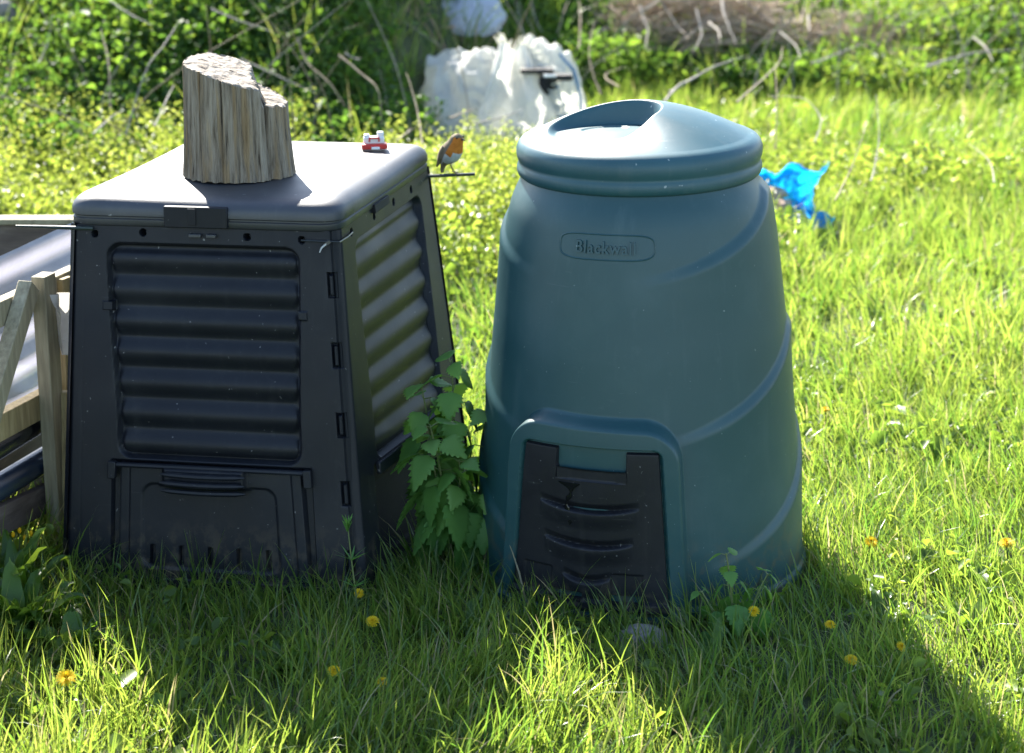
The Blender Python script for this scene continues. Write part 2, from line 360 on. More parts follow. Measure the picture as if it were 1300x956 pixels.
# hatch
def hatch_h(U, V, W, Hh):
    ed = np.minimum(np.minimum(U, 1-U)*W, (1-V)*Hh)
    h = -.022*(1-sst(ed, 0, .010))
    h = h+.014*rbox(U, V, .24, .70, .80, .99, .012, W, Hh, .01)                    # bulge the grip sits on
    h = h-.005*(rbox(U, V, .13, .85, .13, .84, .008, W, Hh, .03)*(1-rbox(U, V, .22, .72, .80, 1, .01, W, Hh)))
    for k in range(5):
        uc = .19+k*.148; h = h-.016*rbox(U, V, uc-.014, uc+.014, .17, .33, .004, W, Hh, .004)
    h = h+.010*rbox(U, V, .02, .98, -.1, .055, .006, W, Hh)
    for k in (.07, .93): h = h-.004*rbox(U, V, k-.006, k+.006, 0, 1, .004, W, Hh)
    return h
hq = (FP(.185, .0, .004), FP(.840, .0, .004), FP(.828, .350, .004), FP(.192, .350, .004))
hatch = relief('hatch', hq, 200, 130, hatch_h, M['black_plastic'], bin_)
mb = MB()
hu = (hq[1]-hq[0])
def HP(u, v, h=0): return hq[0].lerp(hq[1], u).lerp(hq[3].lerp(hq[2], u), v)+nf*h
for vz, h_ in ((.93, .026), (.865, .030), (.80, .024)):
    mb.tube([HP(.25+.45*i/10, vz-.012*math.sin(math.pi*i/10), h_) for i in range(11)], [.002]+[.0065]*9+[.002], 8)
mb.build('handle', M['black_plastic'], hatch)
MB().tube([HP(-.03, .97, .004), HP(1.03, .97, .004)], .006, 8).build('hinge_bar', M['black_plastic'], bin_)
for uu in (-.022, 1.022):
    mb = MB(); mb.beam(HP(uu, .86, .006), HP(uu, 1.0, .006), .018, .016, nf); mb.build('hinge', M['black_plastic'], bin_, bevel=.002)
# rail across the open foot of the right side
ns = (Q[2]-Q[1]).cross(QT[1]-Q[1]).normalized()
if ns.x < 0: ns = -ns
def SP(u, v, h=0): return Q[1].lerp(Q[2], u).lerp(QT[1].lerp(QT[2], u), v)+ns*h
MB().beam(SP(.17, .315, .006), SP(.86, .315, .006), .028, .012, ns).build('side_rail', M['black_plastic'], bin_, bevel=.003)
def void_panel_h(U, V, W, Hh):
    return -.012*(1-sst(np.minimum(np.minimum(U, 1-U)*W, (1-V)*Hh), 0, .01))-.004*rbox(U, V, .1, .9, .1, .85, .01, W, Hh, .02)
relief('void_panel', (SP(.19, 0, -.043), SP(.84, 0, -.043), SP(.84, .30, -.043), SP(.19, .30, -.043)), 80, 60, void_panel_h, M['dark_void'], bin_)  # near-black panel set in as the darkness inside the open foot
# base lip
mb = MB()
mb.beam(FP(.02, .01, .010), FP(.98, .01, .010), .03, .02, nf); mb.build('base_lip', M['black_plastic'], bin_, bevel=.004)

# lid: rounded outline lofted through insets
def rounded_outline(c4, r, n=10):
    out = []
    for i in range(4):
        p = c4[i]; a = (c4[i-1]-p).normalized(); b = (c4[(i+1) % 4]-p).normalized()
        s = p+a*r; e = p+b*r
        for k in range(n+1):
            t = k/n; out.append(s*(1-t)**2+p*2*t*(1-t)+e*t*t)
    res = []
    for i in range(len(out)):                      # densify long edges
        a, b = out[i], out[(i+1) % len(out)]; L_ = (b-a).length; m = max(1, int(L_/.02))
        for k in range(m): res.append(a.lerp(b, k/m))
    return res
lc = [v.copy() for v in QT]; cc = sum(lc, Vector())/4; cc.z = 0
base2 = [Vector((v.x, v.y, 0)) for v in lc]
out0 = rounded_outline([cc+(v-cc)*1.012 for v in base2], .055)
prof = [(-.020, -.006), (-.004, -.004), (0, .0), (0, .012), (-.003, .014), (-.003, .017), (.001, .020), (.001, .034), (-.004, .044), (-.012, .052), (-.024, .058), (-.040, .0605), (-.07, .0625), (-.12, .0645), (-.18, .066), (-.24, .0668)]
vs = []; n = len(out0)
for ins, z in prof:
    for p in out0:
        d = (p-cc); L_ = d.length; k = (L_+ins*1.15)/L_
        q = cc+d*max(k, .02); vs.append((q.x, q.y, HB+.002+z+.0015*math.sin(q.x*11)*math.cos(q.y*9)*(1 if ins < -.03 else 0)))
fs = []
for i in range(len(prof)-1):
    for k in range(n): fs.append((i*n+k, i*n+(k+1) % n, (i+1)*n+(k+1) % n, (i+1)*n+k))
vs.append((cc.x, cc.y, HB+.002+.067)); c_ = len(vs)-1; i = len(prof)-1
for k in range(n): fs.append((i*n+k, i*n+(k+1) % n, c_))
vs.append((cc.x, cc.y, HB-.004)); c_ = len(vs)-1
for k in range(n): fs.append(((k+1) % n, k, c_))
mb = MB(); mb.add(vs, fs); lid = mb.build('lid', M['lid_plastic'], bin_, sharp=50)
LIDZ = HB+.002+.0655
# dark block on the lid's front edge, standing for the shade in its cutout
def LP(u, z, h=0):
    p = QT[0].lerp(QT[1], u); return Vector((p.x, p.y, z))+Vector((nf.x, nf.y, 0)).normalized()*h
nh = Vector((nf.x, nf.y, 0)).normalized()
recess_shade = MB().beam(LP(.365, HB+.024, .004), LP(.60, HB+.024, .004), .046, .016, nh).build('recess_shade', M['black_plastic'], lid, bevel=.002)
MB().beam(LP(.455, HB+.026, .013), LP(.485, HB+.026, .013), .036, .006, nh).build('latch_tab', M['dark_void'], lid, bevel=.001)
for a, b, z in ((.455, .50, HB-.016), (.52, .555, HB-.016)):
    MB().beam(LP(a, z, .006), LP(b, z, .006), .007, .016, nh).build('catch', M['metal'] if False else M['lid_plastic'], bin_, bevel=.001)
# notch under the lid on the right side
MB().beam(SP(.33, .997, .004), SP(.48, .997, .004), .02, .012, ns).build('side_catch', M['dark_void'], bin_, bevel=.002)

# cable tie at the right front corner
p1 = FP(.865, .974, .004); p2 = FP(.995, .972, -.004); p3 = SP(.12, .974, .003)
mb = MB(); mb.tube([p1, p1.lerp(p2, .5)+nf*.004, p2+nf*.006+ns*.006, p2.lerp(p3, .5)+ns*.006, p3], .0022, 6)
mb.beam(p2+nf*.008+Vector((-.026, 0, -.006)), p2+nf*.008+Vector((-.014, 0, .002)), .007, .006, nf)
ct = mb.build('cable_tie', M['tie']); ct.location = (bc.x, bc.y, 0)
tag(ct, 'black cable tie lashed round the front right corner of the black bin', 'cable tie')
mb = MB(); mb.tube([p2+nf*.009+Vector((-.022, 0, -.003)), p2+nf*.013+Vector((-.032, 0, -.012)), p2+nf*.015+Vector((-.036, 0, -.022))], [.0022, .002, .0012], 5)
mb.build('tie_tail', M['metal'], ct)

# rods poking out of the bin
pr = loc(ony(548, 222.5, T[2].y-.02))
def rod(name, a, b, r, lab, taper=False):
    m_ = MB().tube([a, Vector(a).lerp(Vector(b), .5), b], [r, r, r*.6 if taper else r], 8).build(name, M['rod']); tag(m_, lab, 'rod'); return m_
rod('perch_rod', ony(535, 224, T[2].y-.03), ony(603, 221, T[2].y-.02), .0042, 'thin black rod sticking out of the bin below the robin')
rod('stick', ony(118, 290, T[0].y-.012), ony(20, 287, T[0].y-.03), .0045, 'thin dark green stick jutting left from the bin corner', True)

# ------------------------------------------------------------------ stump on the lid
def make_stump():
    c = onz(301, 222, LIDZ)
    w = .0165
    nt_, nz_ = 340, 70
    th = np.linspace(0, 2*math.pi, nt_, endpoint=False)
    cx, sy = np.cos(th), np.sin(th)
    # plan: egg main trunk + right lobe
    r = .112+.0*th
    r = r*(1+.10*np.exp(-((th-R(355))/.35)**2)+.10*np.exp(-((th-R(-5))/.35)**2))
    crack = np.exp(-((th-R(318))/.045)**2)*.022+np.exp(-((th-R(298))/.02)**2)*.006+np.exp(-((th-R(262))/.018)**2)*.007+np.exp(-((th-R(235))/.02)**2)*.005
    groove = .0065*(n2(th*14, th*0, 1, 2)-.5)+.003*(n2(th*34, th*0, 1, 4)-.5)+.0028*(n2(th*80, th*0, 1, 6)-.5)
    def topz(x, y):
        # slanting cut falling to the right with a stepped-down right lobe
        main = .258-.05*(x+.11)-.27*np.maximum(x+.065, 0)+.14*y
        lobe = .172-.25*(x-.085)+.14*y
        s = sst(x+.22*y+.012*(n2(y, x, 25, 5)-.5), .047, .056)
        return main*(1-s)+np.minimum(main, lobe)*s
    rows = []
    for j in range(nz_):
        t = j/(nz_-1)
        rr = (r-crack*(.5+.6*t)+groove*(1.2-.3*t))*(1.03+.05*(1-t)**3-.05*t)
        rr = rr+.003*(n2(th*9, th*0+t*3, 1, 9)-.5)
        x = rr*cx; y = rr*sy*.86
        z = topz(x, y)*t+(.004*(n2(th*20, th*0, 1, 12))*(1-t) if j == 0 else 0)
        if j == nz_-1: z = z+.009*(fbm2(th*17, th*0, 1, 14, 3)-.5)
        rows.append(np.stack([x, y, z], -1))
    xt, yt = rows[-1][:, 0].copy(), rows[-1][:, 1].copy(); zt = rows[-1][:, 2]
    for k, f in enumerate((.97, .9, .8, .65, .5, .35, .2, .08)):
        x = xt*f; y = yt*f; z = topz(x, y)+.006*(n2(x, y, 90, 3)-.5)+.005*(n2(x, y, 30, 4)-.5)
        rows.append(np.stack([x, y, z], -1))
    V = np.array(rows)
    nr = V.shape[0]; V = V.reshape(-1, 3)
    i = np.arange(nr-1); j = np.arange(nt_); I, J = np.meshgrid(i, j, indexing='ij'); J2 = (J+1) % nt_
    F = np.stack([I*nt_+J, I*nt_+J2, (I+1)*nt_+J2, (I+1)*nt_+J], -1).reshape(-1, 4)
    me = mesh_np('log_stump', V, F)
    o = link('log_stump', me, [M['stump'], M['stump_top']], None, True, 40)
    mi = np.zeros(len(F), dtype=np.int32); mi[(F[:, 0]//nt_) >= nz_-1] = 1
    me.polygons.foreach_set('material_index', mi)
    o.location = (c.x, c.y, LIDZ+.0005); o.rotation_euler = (0, 0, 0)
    tag(o, 'weathered grey brown log stump with slanted cut top standing on the black lid', 'log')
    return o
make_stump()

# ------------------------------------------------------------------ red and white plastic piece on the lid
c = onz(475, 189, LIDZ)
toy = empty('plastic_catch', (c.x, c.y, LIDZ+.0008), (0, 0, R(8)))
tag(toy, 'small red and white plastic block on the back edge of the black lid', 'plastic block')
MB().box((0, .006, .018), (.050, .024, .022)).box((-.017, .006, .031), (.014, .018, .008)).box((.016, .006, .034), (.016, .018, .013)).build('block', M['white_plastic'], toy, bevel=.003)
MB().box((0, -.006, .0075), (.062, .030, .013)).build('red_base', M['red_plastic'], toy, bevel=.003)
MB().box((0, -.0085, .027), (.026, .004, .0035)).box((-.0115, -.0085, .0225), (.0035, .004, .009)).box((.0115, -.0085, .0225), (.0035, .004, .009)).build('bracket', M['red_plastic'], toy)
MB().box((.002, -.0225, .005), (.020, .005, .006)).build('tab', M['white_plastic'], toy, bevel=.001)

# ------------------------------------------------------------------ robin
def make_robin():
    foot = ony(576, 220.5, T[2].y-.02)
    root = empty('robin', foot)
    tag(root, 'small robin with orange breast perched on the thin rod beside the black bin', 'bird')
    # spine points: x right (facing), z up ; (x, z, rx(along normal), ry(width))
    sp = [(-.0385, -.004, .0025, .0055), (-.036, .010, .0042, .0070), (-.032, .022, .0075, .0100), (-.024, .033, .0160, .0175), (-.014, .043, .0240, .0235), (-.006, .054, .0270, .0265),
          (.001, .065, .0255, .0250), (.006, .0755, .0205, .0205), (.0095, .083, .0178, .0175), (.012, .0895, .0172, .0168), (.0135, .0955, .0140, .0140), (.014, .1005, .0080, .0080), (.0142, .103, .001, .001)]
    n = 28; vs = []; 
    for i, (x, z, ra, rb) in enumerate(sp):
        a = sp[max(0, i-1)]; b = sp[min(len(sp)-1, i+1)]; d = Vector((b[0]-a[0], 0, b[1]-a[1])).normalized(); nn = Vector((d.z, 0, -d.x))
        for k in range(n):
            t = 2*math.pi*k/n; q = Vector((x, 0, z))+nn*ra*math.cos(t)+Vector((0, rb*math.sin(t), 0)); vs.append(q)
    fs = [(i*n+k, i*n+(k+1) % n, (i+1)*n+(k+1) % n, (i+1)*n+k) for i in range(len(sp)-1) for k in range(n)]
    fs.append(tuple(range(n))[::-1])
    back = surf('robin_back', [(.3, (.13, .10, .06)), (.7, (.23, .18, .12))], scale=120, rough=.8, bump=.4, bscale=300, spec=.2)
    breast = surf('robin_breast', [(.3, (.42, .13, .02)), (.7, (.58, .20, .035))], scale=100, rough=.85, bump=.3, bscale=300, spec=.1)
    belly = surf('robin_belly', [(.3, (.36, .35, .33)), (.7, (.55, .54, .51))], scale=90, rough=.85, bump=.3, bscale=300, spec=.1)
    me = bpy.data.meshes.new('body'); me.from_pydata([tuple(v) for v in vs], [], fs); me.update()
    body = link('body', me, [back, breast, belly], root)
    sub = body.modifiers.new('sub', 'SUBSURF'); sub.levels = 2; sub.render_levels = 2
    for p in me.polygons:
        i = min(p.vertices)//n; cx, cz = (sp[min(i, len(sp)-1)][0]+sp[min(i+1, len(sp)-1)][0])/2, 0
        c = p.center; ax = math.atan2(c.y, (c.x-cx))    # 0 = facing right
        frontal = abs(ax) < R(100)
        if c.z > .052 and c.z < .095 and abs(ax) < R(88): p.material_index = 1
        elif c.z > .026 and c.z <= .052 and (abs(ax) < R(86) ): p.material_index = 2
        else: p.material_index = 0
    # wing on each side
    for sgn in (-1, 1):
        w = MB(); pts = []
        for i in range(9):
            t = i/8; x = -.001-.034*t; z = .070-.056*t; y = sgn*(.0245-.012*t**1.5)
            hw = .0125*math.sin(math.pi*min(1, .25+.75*t)*.98)+.001
            pts.append((x, y, z, hw))
        vs = []
        for x, y, z, hw in pts:
            d = Vector((-.52, 0, -.85)); nn = Vector((-.85, 0, .52))
            for s_, o_ in ((-1, -.003), (-.4, .0012), (.4, .0012), (1, -.003)):
                q = Vector((x-.006, y+sgn*o_, z))+nn*hw*.8*s_+Vector((-.004, 0, 0)); vs.append(q)
        w.add(vs, [(i*4+k, i*4+k+1, (i+1)*4+k+1, (i+1)*4+k) for i in range(8) for k in range(3)])
        o = w.build('wing', back, root); m_ = o.modifiers.new('s', 'SOLIDIFY'); m_.thickness = .002
    MB().tube([(.028, -.001, .0895), (.034, -.0012, .0888), (.040, -.0014, .0880)], [.0032, .0022, .0005], 8).build('beak', M['dark_void'], root)
    ey = plain('bird_eye', (.004, .004, .004), rough=.05)
    for sgn in (-1, 1): MB().ball((.0215, sgn*.0128, .0935), .0026, 6).build('eye', ey, root)
    lg = plain('bird_leg', (.10, .05, .03))
    for yy, xx in ((-.007, .006), (.006, -.006)):
        l = MB().tube([(-.012+xx, yy, .036), (-.008+xx, yy, .020), (xx*.9, yy*.4, .0045)], [.0022, .0011, .0011], 6)
        for a in (-.35, 0, .35): l.tube([(xx*.9, yy*.4, .0045), (xx*.9+.006, yy*.4+a*.012, .0045), (xx*.9+.010, yy*.4+a*.018, .001)], [.0011, .0009, .0005], 5)
        l.tube([(xx*.9, yy*.4, .0045), (xx*.9-.006, yy*.4, .002)], [.001, .0005], 5)
        l.build('leg', lg, root)
    root.rotation_euler = (0, 0, R(-38))
make_robin()

# ------------------------------------------------------------------ green compost bin
gc = onz(813, 705, 0)
gb = empty('compost_bin', (gc.x, gc.y, 0), (0, R(-1.25), 0))
tag(gb, 'tall round dark green plastic compost bin with domed lid and black hatch', 'compost bin')
TF = R(-90-20.0)                                   # the front faces the camera, turned a little left
pz = np.array([0, .012, .03, .10, .195, .38, .565, .70, .78, .845, .88, .905, .93])
pr_ = np.array([.372, .376, .371, .368, .363, .346, .327, .310, .298, .284, .270, .255, .250])
def rbody(z): 
    t = np.interp(z, pz, pr_)
    return t
zz = np.concatenate([np.linspace(0, .47, 210), np.linspace(.47, .93, 190)[1:]])
ker = np.array([1, 2, 3, 4, 3, 2, 1.]); ker /= ker.sum()
def rsmooth(z): return sum(w*np.interp(z+(k-3)*.008, pz, pr_) for k, w in enumerate(ker))
def hood_mask(s, z, e=.022, grow=0.0):
    s = s+.013*(1-z/.4); hw = (.224-.072*z)+grow; zt = .452+grow; r = .085
    x = np.abs(s)-(hw-r); y = z-(zt-r)-(-.02*s)
    d = np.where((x > 0) & (y > 0), np.sqrt(np.maximum(x, 0)**2+np.maximum(y, 0)**2)-r, np.maximum(x, y)-r)
    return 1-sst(d, -e, 0)
def body_r(th, z):
    """th measured from the front direction"""
    r0 = rsmooth(z); r = r0.copy() if hasattr(r0, 'copy') else r0
    # three tiers of sweeping ledges, low at the front and rising to each side
    for zc0, amp, rise, ph in ((.735, .0095, .155, -.12), (.385, .0095, .20, -.05), (.10, .0095, .25, .25)):
        a = (th-ph); a = (a+math.pi) % (2*math.pi)-math.pi
        k = np.abs(np.sin(a*.5*2/1.0*.5*1.0))      # 0 at front, 1 at the back
        zc = zc0+rise*np.minimum(1, (np.abs(a)/1.75))**1.9
        side = sst(np.abs(a), .28, 1.15)
        step = sst(zc-z, -.004, .026)*np.exp(-np.maximum(zc-z, 0)/.09)
        r = r+amp*side*step*1.3
    s = th*.36
    hm = hood_mask(s, z)
    prot = .010+.026*sst(z, .1, .42)
    rh = rsmooth(np.minimum(z, .9))+prot+.10*(1/np.cos(np.clip(th, -.8, .8))-1)
    r = r*(1-hm)+np.maximum(r, rh)*hm
    # rebate for the hatch
    dm = door_mask(s, z)
    r = r-.013*dm
    # ridge running round the foot
    r = r+.006*sst(z, .0, .006)*(1-sst(z, .02, .032))
    return r
def door_hw(z): return .177-.034*(z/.39)
def door_mask(s, z, e=.004):
    s = s+.013*(1-z/.4); x = np.abs(s)-(door_hw(z)+.004-.02); y = z-(.395-.02)
    d = np.where((x > 0) & (y > 0), np.sqrt(np.maximum(x, 0)**2+np.maximum(y, 0)**2)-.02, np.maximum(x, y)-.02)
    return (1-sst(d, -e, 0))*sst(z, .020, .026)
th_f = np.linspace(-.72, .72, 300); th_r = np.linspace(.72, 2*math.pi-.72, 200)[1:-1]
th = np.concatenate([th_f, th_r])
TH, ZZ = np.meshgrid(th, zz, indexing='ij'); THn = (TH+math.pi) % (2*math.pi)-math.pi
RR = body_r(THn, ZZ)
RR = RR+.0008*(fbm2(THn*3, ZZ*6, 1, 21)-.5)
P = np.stack([RR*np.cos(TH+TF), RR*np.sin(TH+TF), ZZ], -1)
gbody = link('body', mesh_np('body', P.reshape(-1, 3), grid_faces(len(th), len(zz), True)), M['green_plastic'], gb, True, 50)
def GS(s, z, h=0):                                 # point on the body surface
    t = np.asarray(s)/.36; z = np.asarray(z, float); r = body_r(t, z)+h
    return np.stack([r*np.cos(t+TF), r*np.sin(t+TF), z+0*r], -1)
# hatch door
def door():
    nu, nv = 190, 200
    u = np.linspace(-1, 1, nu); z = np.linspace(.028, .388, nv); U, Zv = np.meshgrid(u, z, indexing='ij')
    s = U*door_hw(Zv); t = (s-.013*(1-Zv/.4))/.36
    prot = .010+.026*sst(Zv, .1, .42)
    base = rsmooth(Zv)+prot+.10*(1/np.cos(t)-1)
    h = -.003+0*U
    notch = (1-sst(np.abs(s-.004), .070, .074))*sst(Zv, .345, .349)
    bar = (1-sst(np.abs(s-.004), .070, .074))*sst(Zv, .318, .322)
    h = h-.012*bar-.012*notch
    for zc, wd, amp in ((.262, .105, .011), (.180, .095, .010), (.100, .052, .008)):
        zcur = zc-.014*(1-(s/wd)**2); w = np.clip(1-(s/wd)**2, 0, 1)**.5
        h = h+amp*w*sst(zcur-Zv, 0, .022)*0+0
        d = Zv-zcur
        h = h-amp*w*sst(d, -.001, .003)*(1-sst(d, .003, .020))+amp*.55*w*sst(-d, -.003, .004)*(1-sst(-d, .006, .045))
    # lower two moulded panels and feet
    for c_ in (-.11, .085):
        h = h-.004*((1-sst(np.abs(s-c_), .030, .034))*(1-sst(Zv, .11, .114)))
    h = h+.012*(1-sst(Zv, .046, .052))
    h = h-.016*((1-sst(np.abs(s+.045), .034, .038))+(1-sst(np.abs(s-.085), .030, .034)))*(sst(Zv, .036, .039))*(1-sst(Zv, .060, .063))
    ed = np.minimum(np.minimum((1-np.abs(U))*door_hw(Zv), Zv-.028), .388-Zv); h = h-.014*(1-sst(ed, 0, .004))
    r = base+h
    Pd = np.stack([r*np.cos(t+TF), r*np.sin(t+TF), Zv], -1)
    return link('hatch', mesh_np('hatch', Pd.reshape(-1, 3), grid_faces(nu, nv)), M['hatch_plastic'], gb, True, 30)
hd = door()
# dark slot below the notch and drip under it
def patch(name, s0, s1, z0, z1, h, mat, parent, wob=0):
    nu, nv = 24, 12; u = np.linspace(0, 1, nu); v = np.linspace(0, 1, nv); U, V_ = np.meshgrid(u, v, indexing='ij')
    s = s0+(s1-s0)*U; z = z0+(z1-z0)*V_; t = s/.36
    r = rsmooth(z)+.010+.026*sst(z, .1, .42)+.10*(1/np.cos(t)-1)+h*np.minimum(1, 6*np.minimum(np.minimum(U, 1-U), np.minimum(V_, 1-V_)*1.5)+.0)
    Pd = np.stack([r*np.cos(t+TF), r*np.sin(t+TF), z], -1)
    return link(name, mesh_np(name, Pd.reshape(-1, 3), grid_faces(nu, nv)), mat, parent, True, 40)
def drip():
    nu, nv = 14, 60; u = np.linspace(-1, 1, nu); v = np.linspace(0, 1, nv); U, V_ = np.meshgrid(u, v, indexing='ij')
    z = .312-.098*V_; hw = .020*np.exp(-(V_/.10)**2)+.0035+.0022*np.sin(V_*23)*(V_ > .2)
    hw = hw*np.minimum(1, (1-V_)*12)
    s = -.040+.012*np.sin(V_*9)*.4+U*hw; t = (s-.013*(1-z/.4))/.36
    r = rsmooth(z)+.010+.026*sst(z, .1, .42)+.10*(1/np.cos(t)-1)+.0005-.0015*np.abs(U)**3
    d = np.abs(U)
    Pd = np.stack([r*np.cos(t+TF), r*np.sin(t+TF), z], -1)
    return link('wet_drip', mesh_np('wet_drip', Pd.reshape(-1, 3), grid_faces(nu, nv)), M['wet'], hd, True)
drip()
patch('grip_bar', -.068, .076, .318, .346, -.004, M['hatch_plastic'], hd)
# lid
def make_lid():
    prof = [(.20, .900), (.240, .902), (.2585, .904), (.2650, .910), (.2675, .918), (.2668, .927), (.2645, .933), (.2628, .9365), (.2640, .941), (.2668, .947), (.2680, .956), (.2675, .966), (.2640, .976), (.2570, .984), (.2470, .989), (.2380, .991)]
    na = 260; aa = np.linspace(0, 2*math.pi, na, endpoint=False)
    rs = [p[0] for p in prof]+list(np.linspace(.234, .004, 96)); zs = [p[1] for p in prof]+[None]*96
    rows = []
    for r, z in zip(rs, zs):
        x = r*np.cos(aa); y = r*np.sin(aa)
        if z is None:
            q = r/.238
            b = .016*(1-q**2)
            D = .070*(1-np.clip(np.sqrt(((x-.0)/.238)**2+((y-.0)/.238)**2), 0, 1)**1.75)
            ex = (x+.078)/.110; ey = (y+.026)/np.where(y > -.026, .072, .100); e = np.sqrt(ex**2+ey**2)
            ang = np.degrees(np.arctan2(ey, ex))
            A = np.where(ang < 60, sst(ang, -85, -30), 1-sst(ang, 150, 215)+0)
            A = np.where(ang < -95, 0, A); A = np.where(ang < -145, 1-sst(ang+360, 150, 215), A)
            Mk = sst(e, .93, 1.16)*A
            # the dish slopes in from the front
            zt = .991+b+(D-b)*Mk
            zt = zt-.003*(1-sst(np.sqrt(((x+.075)/.052)**2+((y+.012)/.026)**2), .92, 1.0))
            z = zt
        else: z = z+0*x
        rows.append(np.stack([x, y, z], -1))
    V = np.array(rows); nr = V.shape[0]
    i = np.arange(nr-1); j = np.arange(na); I, J = np.meshgrid(i, j, indexing='ij'); J2 = (J+1) % na
    F = np.stack([I*na+J, I*na+J2, (I+1)*na+J2, (I+1)*na+J], -1).reshape(-1, 4)
    V = V.reshape(-1, 3)
    o = link('lid', mesh_np('lid', V, F), M['green_lid'], gb, True, 60)
    return o
make_lid()
# raised lettering and its cartouche
def lettering():
    cu = bpy.data.curves.new('lettering', 'FONT'); cu.body = 'Blackwall'; cu.size = .0440; cu.extrude = .0030; cu.align_x = 'CENTER'; cu.offset = .0005; cu.resolution_u = 4; cu.space_character = 1.12
    tmp = bpy.data.objects.new('t', cu); COL.objects.link(tmp); bpy.context.view_layer.update()
    me = bpy.data.meshes.new_from_object(tmp.evaluated_get(bpy.context.evaluated_depsgraph_get())); COL.objects.unlink(tmp); bpy.data.objects.remove(tmp)
    n = len(me.vertices); co = np.zeros(n*3, dtype=np.float32); me.vertices.foreach_get('co', co); co = co.reshape(-1, 3)
    w = co[:, 0].max()-co[:, 0].min(); k = .130/w
    s = co[:, 0]*k+.013; z = .792+co[:, 1]*.82; t = s/.30
    r = rsmooth(z)+.0008+co[:, 2]
    P = np.stack([r*np.cos(t+TF), r*np.sin(t+TF), z], -1).astype(np.float32)
    me.vertices.foreach_set('co', P.ravel()); me.update()
    return link('lettering', me, M['green_plastic'], gb, False)
lettering()
pts = []
for i in range(80):
    a = 2*math.pi*i/80; ca, sa = math.cos(a), math.sin(a)
    s = .013+.106*math.copysign(abs(ca)**.35, ca); z = .806+.024*math.copysign(abs(sa)**.6, sa)*(1 if sa > 0 else 1.15-.0*abs(ca))
    t = s/.30; r = float(rsmooth(np.array([z]))[0])
    pts.append((r*math.cos(t+TF), r*math.sin(t+TF), z))
MB().tube(pts+[pts[0]], .0019, 6).build('logo_outline', M['green_plastic'], gb)

# ------------------------------------------------------------------ timber frame and plastic at the left
yaw = R(14.2); dv = Vector((math.sin(yaw), math.cos(yaw), 0)); nv_ = Vector((math.cos(yaw), -math.sin(yaw), 0))   # runs away / faces right
post_p = onz(68, 672)
def TP(px, py, off=0): return onplane(px, py, post_p+nv_*off, nv_)
fr = empty('timber_frame', (0, 0, 0)); tag(fr, 'weathered timber frame with a diagonal brace left of the black bin', 'timber frame')
fc = post_p.copy(); fc.z = 0; fr.location = fc
def ext(a, b, k): return a+(a-b)*k
def Lf(v): return v-fc
a, b = TP(0, 396), TP(95, 352); a = ext(a, b, 4.0)
MB().beam(Lf(a), Lf(b), .058, .030, nv_).build('rail', M['timber'], fr, bevel=.002)
a, b = TP(0, 540), TP(62, 507); a = ext(a, b, 4.0)
MB().beam(Lf(a), Lf(b), .062, .030, nv_).build('rail', M['timber_y'], fr, bevel=.002)
a, b = TP(48, 352, .032), TP(72, 700, .032)
MB().beam(Lf(a)+dv*.026, Lf(b)+dv*.02, .055, .034, nv_).build('post', M['timber'], fr, bevel=.002)
MB().beam(Lf(TP(76, 352, .01)), Lf(TP(88, 690, .01)), .045, .04, nv_).build('post', M['timber_y'], fr, bevel=.002)
a, b = TP(37, 362, .034), TP(-12, 525, .034)
MB().beam(Lf(a), Lf(b+(b-a)*.6), .046, .034, nv_).build('brace', M['timber'], fr, bevel=.002)
a, b = TP(77, 500, .05), TP(84, 650, .05)
MB().beam(Lf(a)+dv*.02, Lf(b), .030, .02, nv_).build('batten', M['timber_y'], fr, bevel=.002)
a, b = TP(0, 660), TP(80, 622); a = ext(a, b, 3.0)
MB().beam(Lf(a), Lf(b), .07, .022, nv_).build('base_board', M['fence_wood'], fr, bevel=.002)
a, b = TP(0, 605, -.14), TP(95, 558, -.14); a = ext(a, b, 3.0)
MB().beam(Lf(a), Lf(b), .22, .02, nv_).build('dark_backing', M['fence_wood'], fr, bevel=.002)  # added dark panel, stands for the shaded void behind the pipes
# clear corrugated sheet behind the frame
def corr(name, top0, top1, bot0, bot1, off):
    a = TP(*top0, off); b = TP(*top1, off); c = TP(*bot1, off); d = TP(*bot0, off); a = ext(a, b, 3.); d = ext(d, c, 3.)
    e = (b-a).normalized(); b = b+e*.25; c = c+e*.25
    nu, nv2 = 40, 90; u = np.linspace(0, 1, nu); v = np.linspace(0, 1, nv2); U, V_ = np.meshgrid(u, v, indexing='ij')
    A_, B_, C_, D_ = (np.array(k) for k in (a, b, c, d))
    P = (A_*(1-U)[..., None]+B_*U[..., None])*(1-V_)[..., None]+(D_*(1-U)[..., None]+C_*U[..., None])*V_[..., None]
    hgt = (a-d).length
    P = P+np.array(nv_)*(.010*np.sin(V_*hgt/.076*2*math.pi)+.006*(n2(U*9, V_*2, 1, 3)-.5))[..., None]
    return link(name, mesh_np(name, P.reshape(-1, 3), grid_faces(nu, nv2)), M['clear'], None)
sh = corr('corrugated_sheet', (0, 325), (85, 285), (0, 525), (85, 478), -.07); tag(sh, 'clear corrugated plastic sheet propped behind the timber frame', 'plastic sheet')
# pipes
for nm, p0, p1, rr, mt, lb, off in (('pipe', (0, 562), (85, 510), .034, 'pipe', 'glossy black pipe lying under the lower rail of the timber frame', -.03), ('pipe', (0, 618), (85, 566), .030, 'pipe_blue', 'dark blue black pipe lowest of the two behind the frame post', -.02)):
    a = TP(*p0, off); b = TP(*p1, off); a = ext(a, b, 3.2); b = ext(b, a, .06)
    o = MB().tube([a, a.lerp(b, .5), b], rr, 20).build(nm, M[mt]); tag(o, lb, 'pipe')
